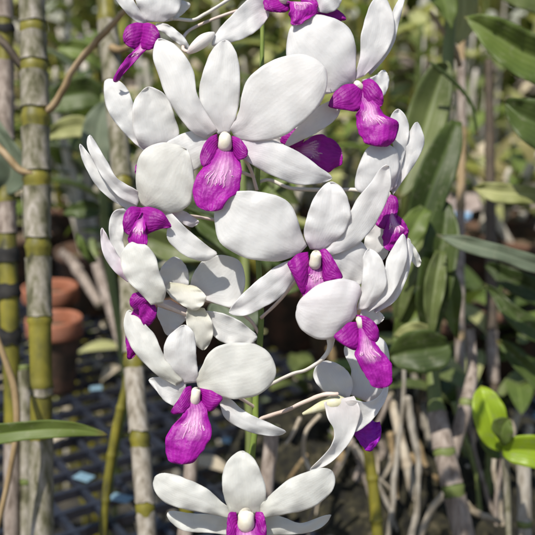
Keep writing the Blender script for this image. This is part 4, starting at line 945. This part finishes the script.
# --- left, below
f = Flower(152, 304, -12, 'small left flower with one oval petal and a slim pink-edged sepal, below the broad petal', 'cream')
f.sepal([(128, 282), (115, 272), (105, 258), (101, 244)], [(128, 268), (120, 258), (111, 243)], (102, 228), (1, 1, 3), mat='pinkish')
f.petal([(151, 305), (140, 293), (127, 280), (121, 265), (122, 252)], [(163, 303), (166, 290), (160, 273), (155, 256), (146, 245)], (132, 242), (0, -3, 1), 2.5)
f.lip([(134, 306), (130, 320), (126, 336), (127, 350)], [(154, 306), (156, 318), (146, 326), (140, 340)], (132, 358), (2, 4, 6), [
    ([(140, 292), (133, 294), (130, 300)], [(150, 300), (142, 308), (136, 310)], (131, 306), (0, 0, 1)),
    ([(142, 296), (150, 300), (156, 308)], [(138, 308), (142, 322), (148, 326)], (155, 318), (0, 1, 2))], False, 'lobe')
f.pedicel([(158, 304, 3, 5), (190, 316, 18, 4), (232, 330, 32, 4), (259, 348, 39, 4)])

# --- lower left flower
f = Flower(192, 386, -12, 'lower left flower with a broad oval right petal and long magenta lip', 'cream')
f.sepal([(186, 384), (166, 377), (152, 378)], [(185, 398), (177, 406), (165, 401), (156, 390)], (149, 381), (2, 3, 5), mat='white')
f.sepal([(219, 392), (232, 400), (243, 410), (260, 419), (276, 426)], [(220, 404), (225, 418), (242, 429), (262, 435), (276, 436)], (286, 432), (2, 0, 3), 2.0, mat='white')
f.petal([(176, 386), (160, 377), (147, 366), (133, 350), (125, 332), (124, 320)], [(183, 380), (168, 362), (160, 347), (154, 334), (141, 320)], (129, 310), (0, -1, 4), 2.5)
f.sepal([(180, 384), (168, 369), (164, 353), (166, 340), (175, 330)], [(199, 382), (197, 365), (196, 350), (195, 337), (191, 329)], (184, 325), (1, -2, 0), 2.5, mat='white')
f.petal([(196, 379), (202, 366), (209, 353), (224, 344), (248, 343), (263, 348)], [(198, 387), (212, 394), (233, 399), (255, 396), (269, 387), (276, 373)], (272, 358), (0, -4, 0), 2.5)
f.lip([(184, 408), (181, 416), (171, 428), (165, 441), (167, 454)], [(206, 408), (209, 418), (212, 432), (207, 445), (199, 455)], (181, 464), (-4, -9, -10), [
    ([(191, 386), (185, 388), (178, 400), (171, 411)], [(195, 399), (188, 409), (182, 413)], (174, 414), (-1, -6, -6), 3),
    ([(200, 388), (212, 391), (222, 397)], [(200, 402), (206, 411), (213, 410)], (220, 402), (-1, -6, -6), 3)])
f.column([(196, 382, -1, 8), (196, 392, -4, 11), (195, 401, -6, 10)])
f.pedicel([(200, 388, 4, 5), (222, 388, 16, 5), (240, 398, 30, 4), (256, 408, 38, 4)])

# --- lower right flower
f = Flower(360, 310, -17, 'lower right flower leaning left with a cupped petal hiding the centre lip', 'lilac')
f.sepal([(372, 309), (390, 293), (402, 275), (406, 255)], [(376, 313), (395, 301), (406, 280), (412, 258), (412, 246)], (408, 238), (3, 4, 8))
f.petal([(366, 307), (378, 295), (384, 278), (386, 262), (392, 249)], [(369, 312), (386, 301), (398, 284), (406, 262), (407, 248)], (403, 234), (1, 1, 5), 2.0, mat='white')
f.sepal([(362, 304), (372, 303), (380, 312)], [(360, 318), (368, 324), (378, 324)], (384, 318), (2, 4, 6))
f.sepal([(357, 310), (361, 290), (363, 270), (363, 257)], [(366, 309), (377, 299), (386, 286), (385, 268), (379, 255)], (369, 249), (0, -1, 3), 2.5, mat='white')
f.petal([(356, 303), (361, 290), (356, 282), (340, 279), (320, 284), (305, 295)], [(357, 315), (346, 327), (334, 338), (318, 339), (303, 331), (296, 318)], (298, 304), (0, -4, 2), 4.0)
f.lip([(358, 344), (355, 354), (362, 368), (369, 381)], [(375, 342), (383, 353), (391, 364), (392, 377)], (383, 388), (-4, -8, -8), [
    ([(358, 322), (348, 323), (340, 330), (334, 337)], [(363, 336), (362, 346), (355, 350)], (346, 346), (-1, -6, -5), 3),
    ([(356, 315), (367, 317), (377, 326), (379, 336)], [(361, 330), (366, 340), (372, 343)], (377, 341), (-1, -5, -4), 3)])
f.column([(358, 312, 0, 7), (359, 319, -3, 8), (361, 327, -5, 7)])
f.pedicel([(330, 322, 3, 14), (331, 336, 4, 11), (329, 350, 5, 6), (320, 361, 8, 5), (306, 370, 14, 4.5), (290, 375, 24, 4.5), (259, 390, 40, 4)], 'pedicel_white')

# --- seen from behind, lower right
f = Flower(344, 402, 5, 'lower right flower turned away with a white hooked spur and violet lip', 'white')
f.petal([(349, 394), (351, 370), (344, 353), (347, 343)], [(372, 404), (385, 388), (389, 366), (388, 349), (381, 338)], (363, 334), (3, 4, 6), 2.0)
f.petal([(340, 399), (324, 391), (314, 379), (315, 368)], [(349, 398), (353, 386), (349, 373), (338, 364)], (325, 361), (0, 0, 3), -2.5)
f.sepal([(336, 406), (350, 399), (365, 402), (378, 397), (385, 386)], [(340, 425), (354, 432), (369, 423), (381, 408), (387, 396)], (388, 383), (-2, -6, 1), -3)
f.sepal([(324, 402), (327, 416), (334, 431), (331, 446), (320, 459)], [(354, 396), (360, 412), (352, 438), (338, 456), (323, 467)], (310, 470), (-5, -7, -2), -5)
f.lip([(354, 428), (366, 420), (377, 422)], [(354, 434), (363, 447), (370, 452), (378, 442)], (381, 429), (3, 2, 2), (), False, 'violet')
tube('ovary', [(303, 414, f.d, 3), (313, 410, f.d - .002, 7), (325, 405, f.d - .003, 12), (337, 402, f.d - .003, 14), (348, 404, f.d - .001, 9)], M['ovary'], f.o)
f.pedicel([(338, 394, -6, 4), (322, 395, -5, 5), (300, 404, 0, 5), (285, 411, 8, 5), (263, 418, 18, 5), (257, 424, 21, 4)])

# --- lowest flower
f = Flower(246, 514, -24, 'lowest flower at the bottom edge with a cream column and symmetric spread petals', 'cream')
f.sepal([(240, 519), (215, 515), (190, 513), (172, 511)], [(238, 536), (210, 533), (185, 531), (172, 523)], (167, 515), (4, 6, 8))
f.sepal([(254, 519), (275, 515), (300, 523), (320, 517)], [(256, 536), (280, 535), (305, 533), (322, 527)], (331, 515), (4, 6, 8))
f.petal([(237, 513), (222, 502), (206, 488), (184, 478), (166, 473)], [(235, 519), (205, 513), (180, 508), (163, 501), (154, 489)], (155, 477), (1, -3, 2), 2.5)
f.petal([(254, 513), (268, 497), (288, 480), (309, 471), (324, 468)], [(256, 519), (285, 514), (302, 511), (318, 504), (332, 491), (335, 480)], (332, 471), (1, -3, 2), 2.5)
f.sepal([(230, 514), (223, 492), (223, 473), (229, 459)], [(262, 514), (266, 491), (261, 473), (254, 459)], (242, 451), (0, -3, 1), 2.5)
f.lip([(234, 528), (230, 545), (232, 560)], [(260, 528), (266, 545), (262, 560)], (247, 578), (-5, -9, -10), [
    ([(236, 512), (229, 513), (227, 525)], [(240, 530), (236, 542), (230, 542)], (227, 536), (-2, -6, -6), 3),
    ([(256, 512), (263, 513), (266, 525)], [(252, 530), (256, 542), (263, 542)], (266, 536), (-2, -6, -6), 3)])
f.column([(246, 509, -3, 12), (246, 516, -6, 19), (246, 524, -8, 17)])
f.pedicel([(246, 520, 4, 5), (248, 535, 20, 5), (250, 555, 42, 4.5), (250, 575, 48, 4)])
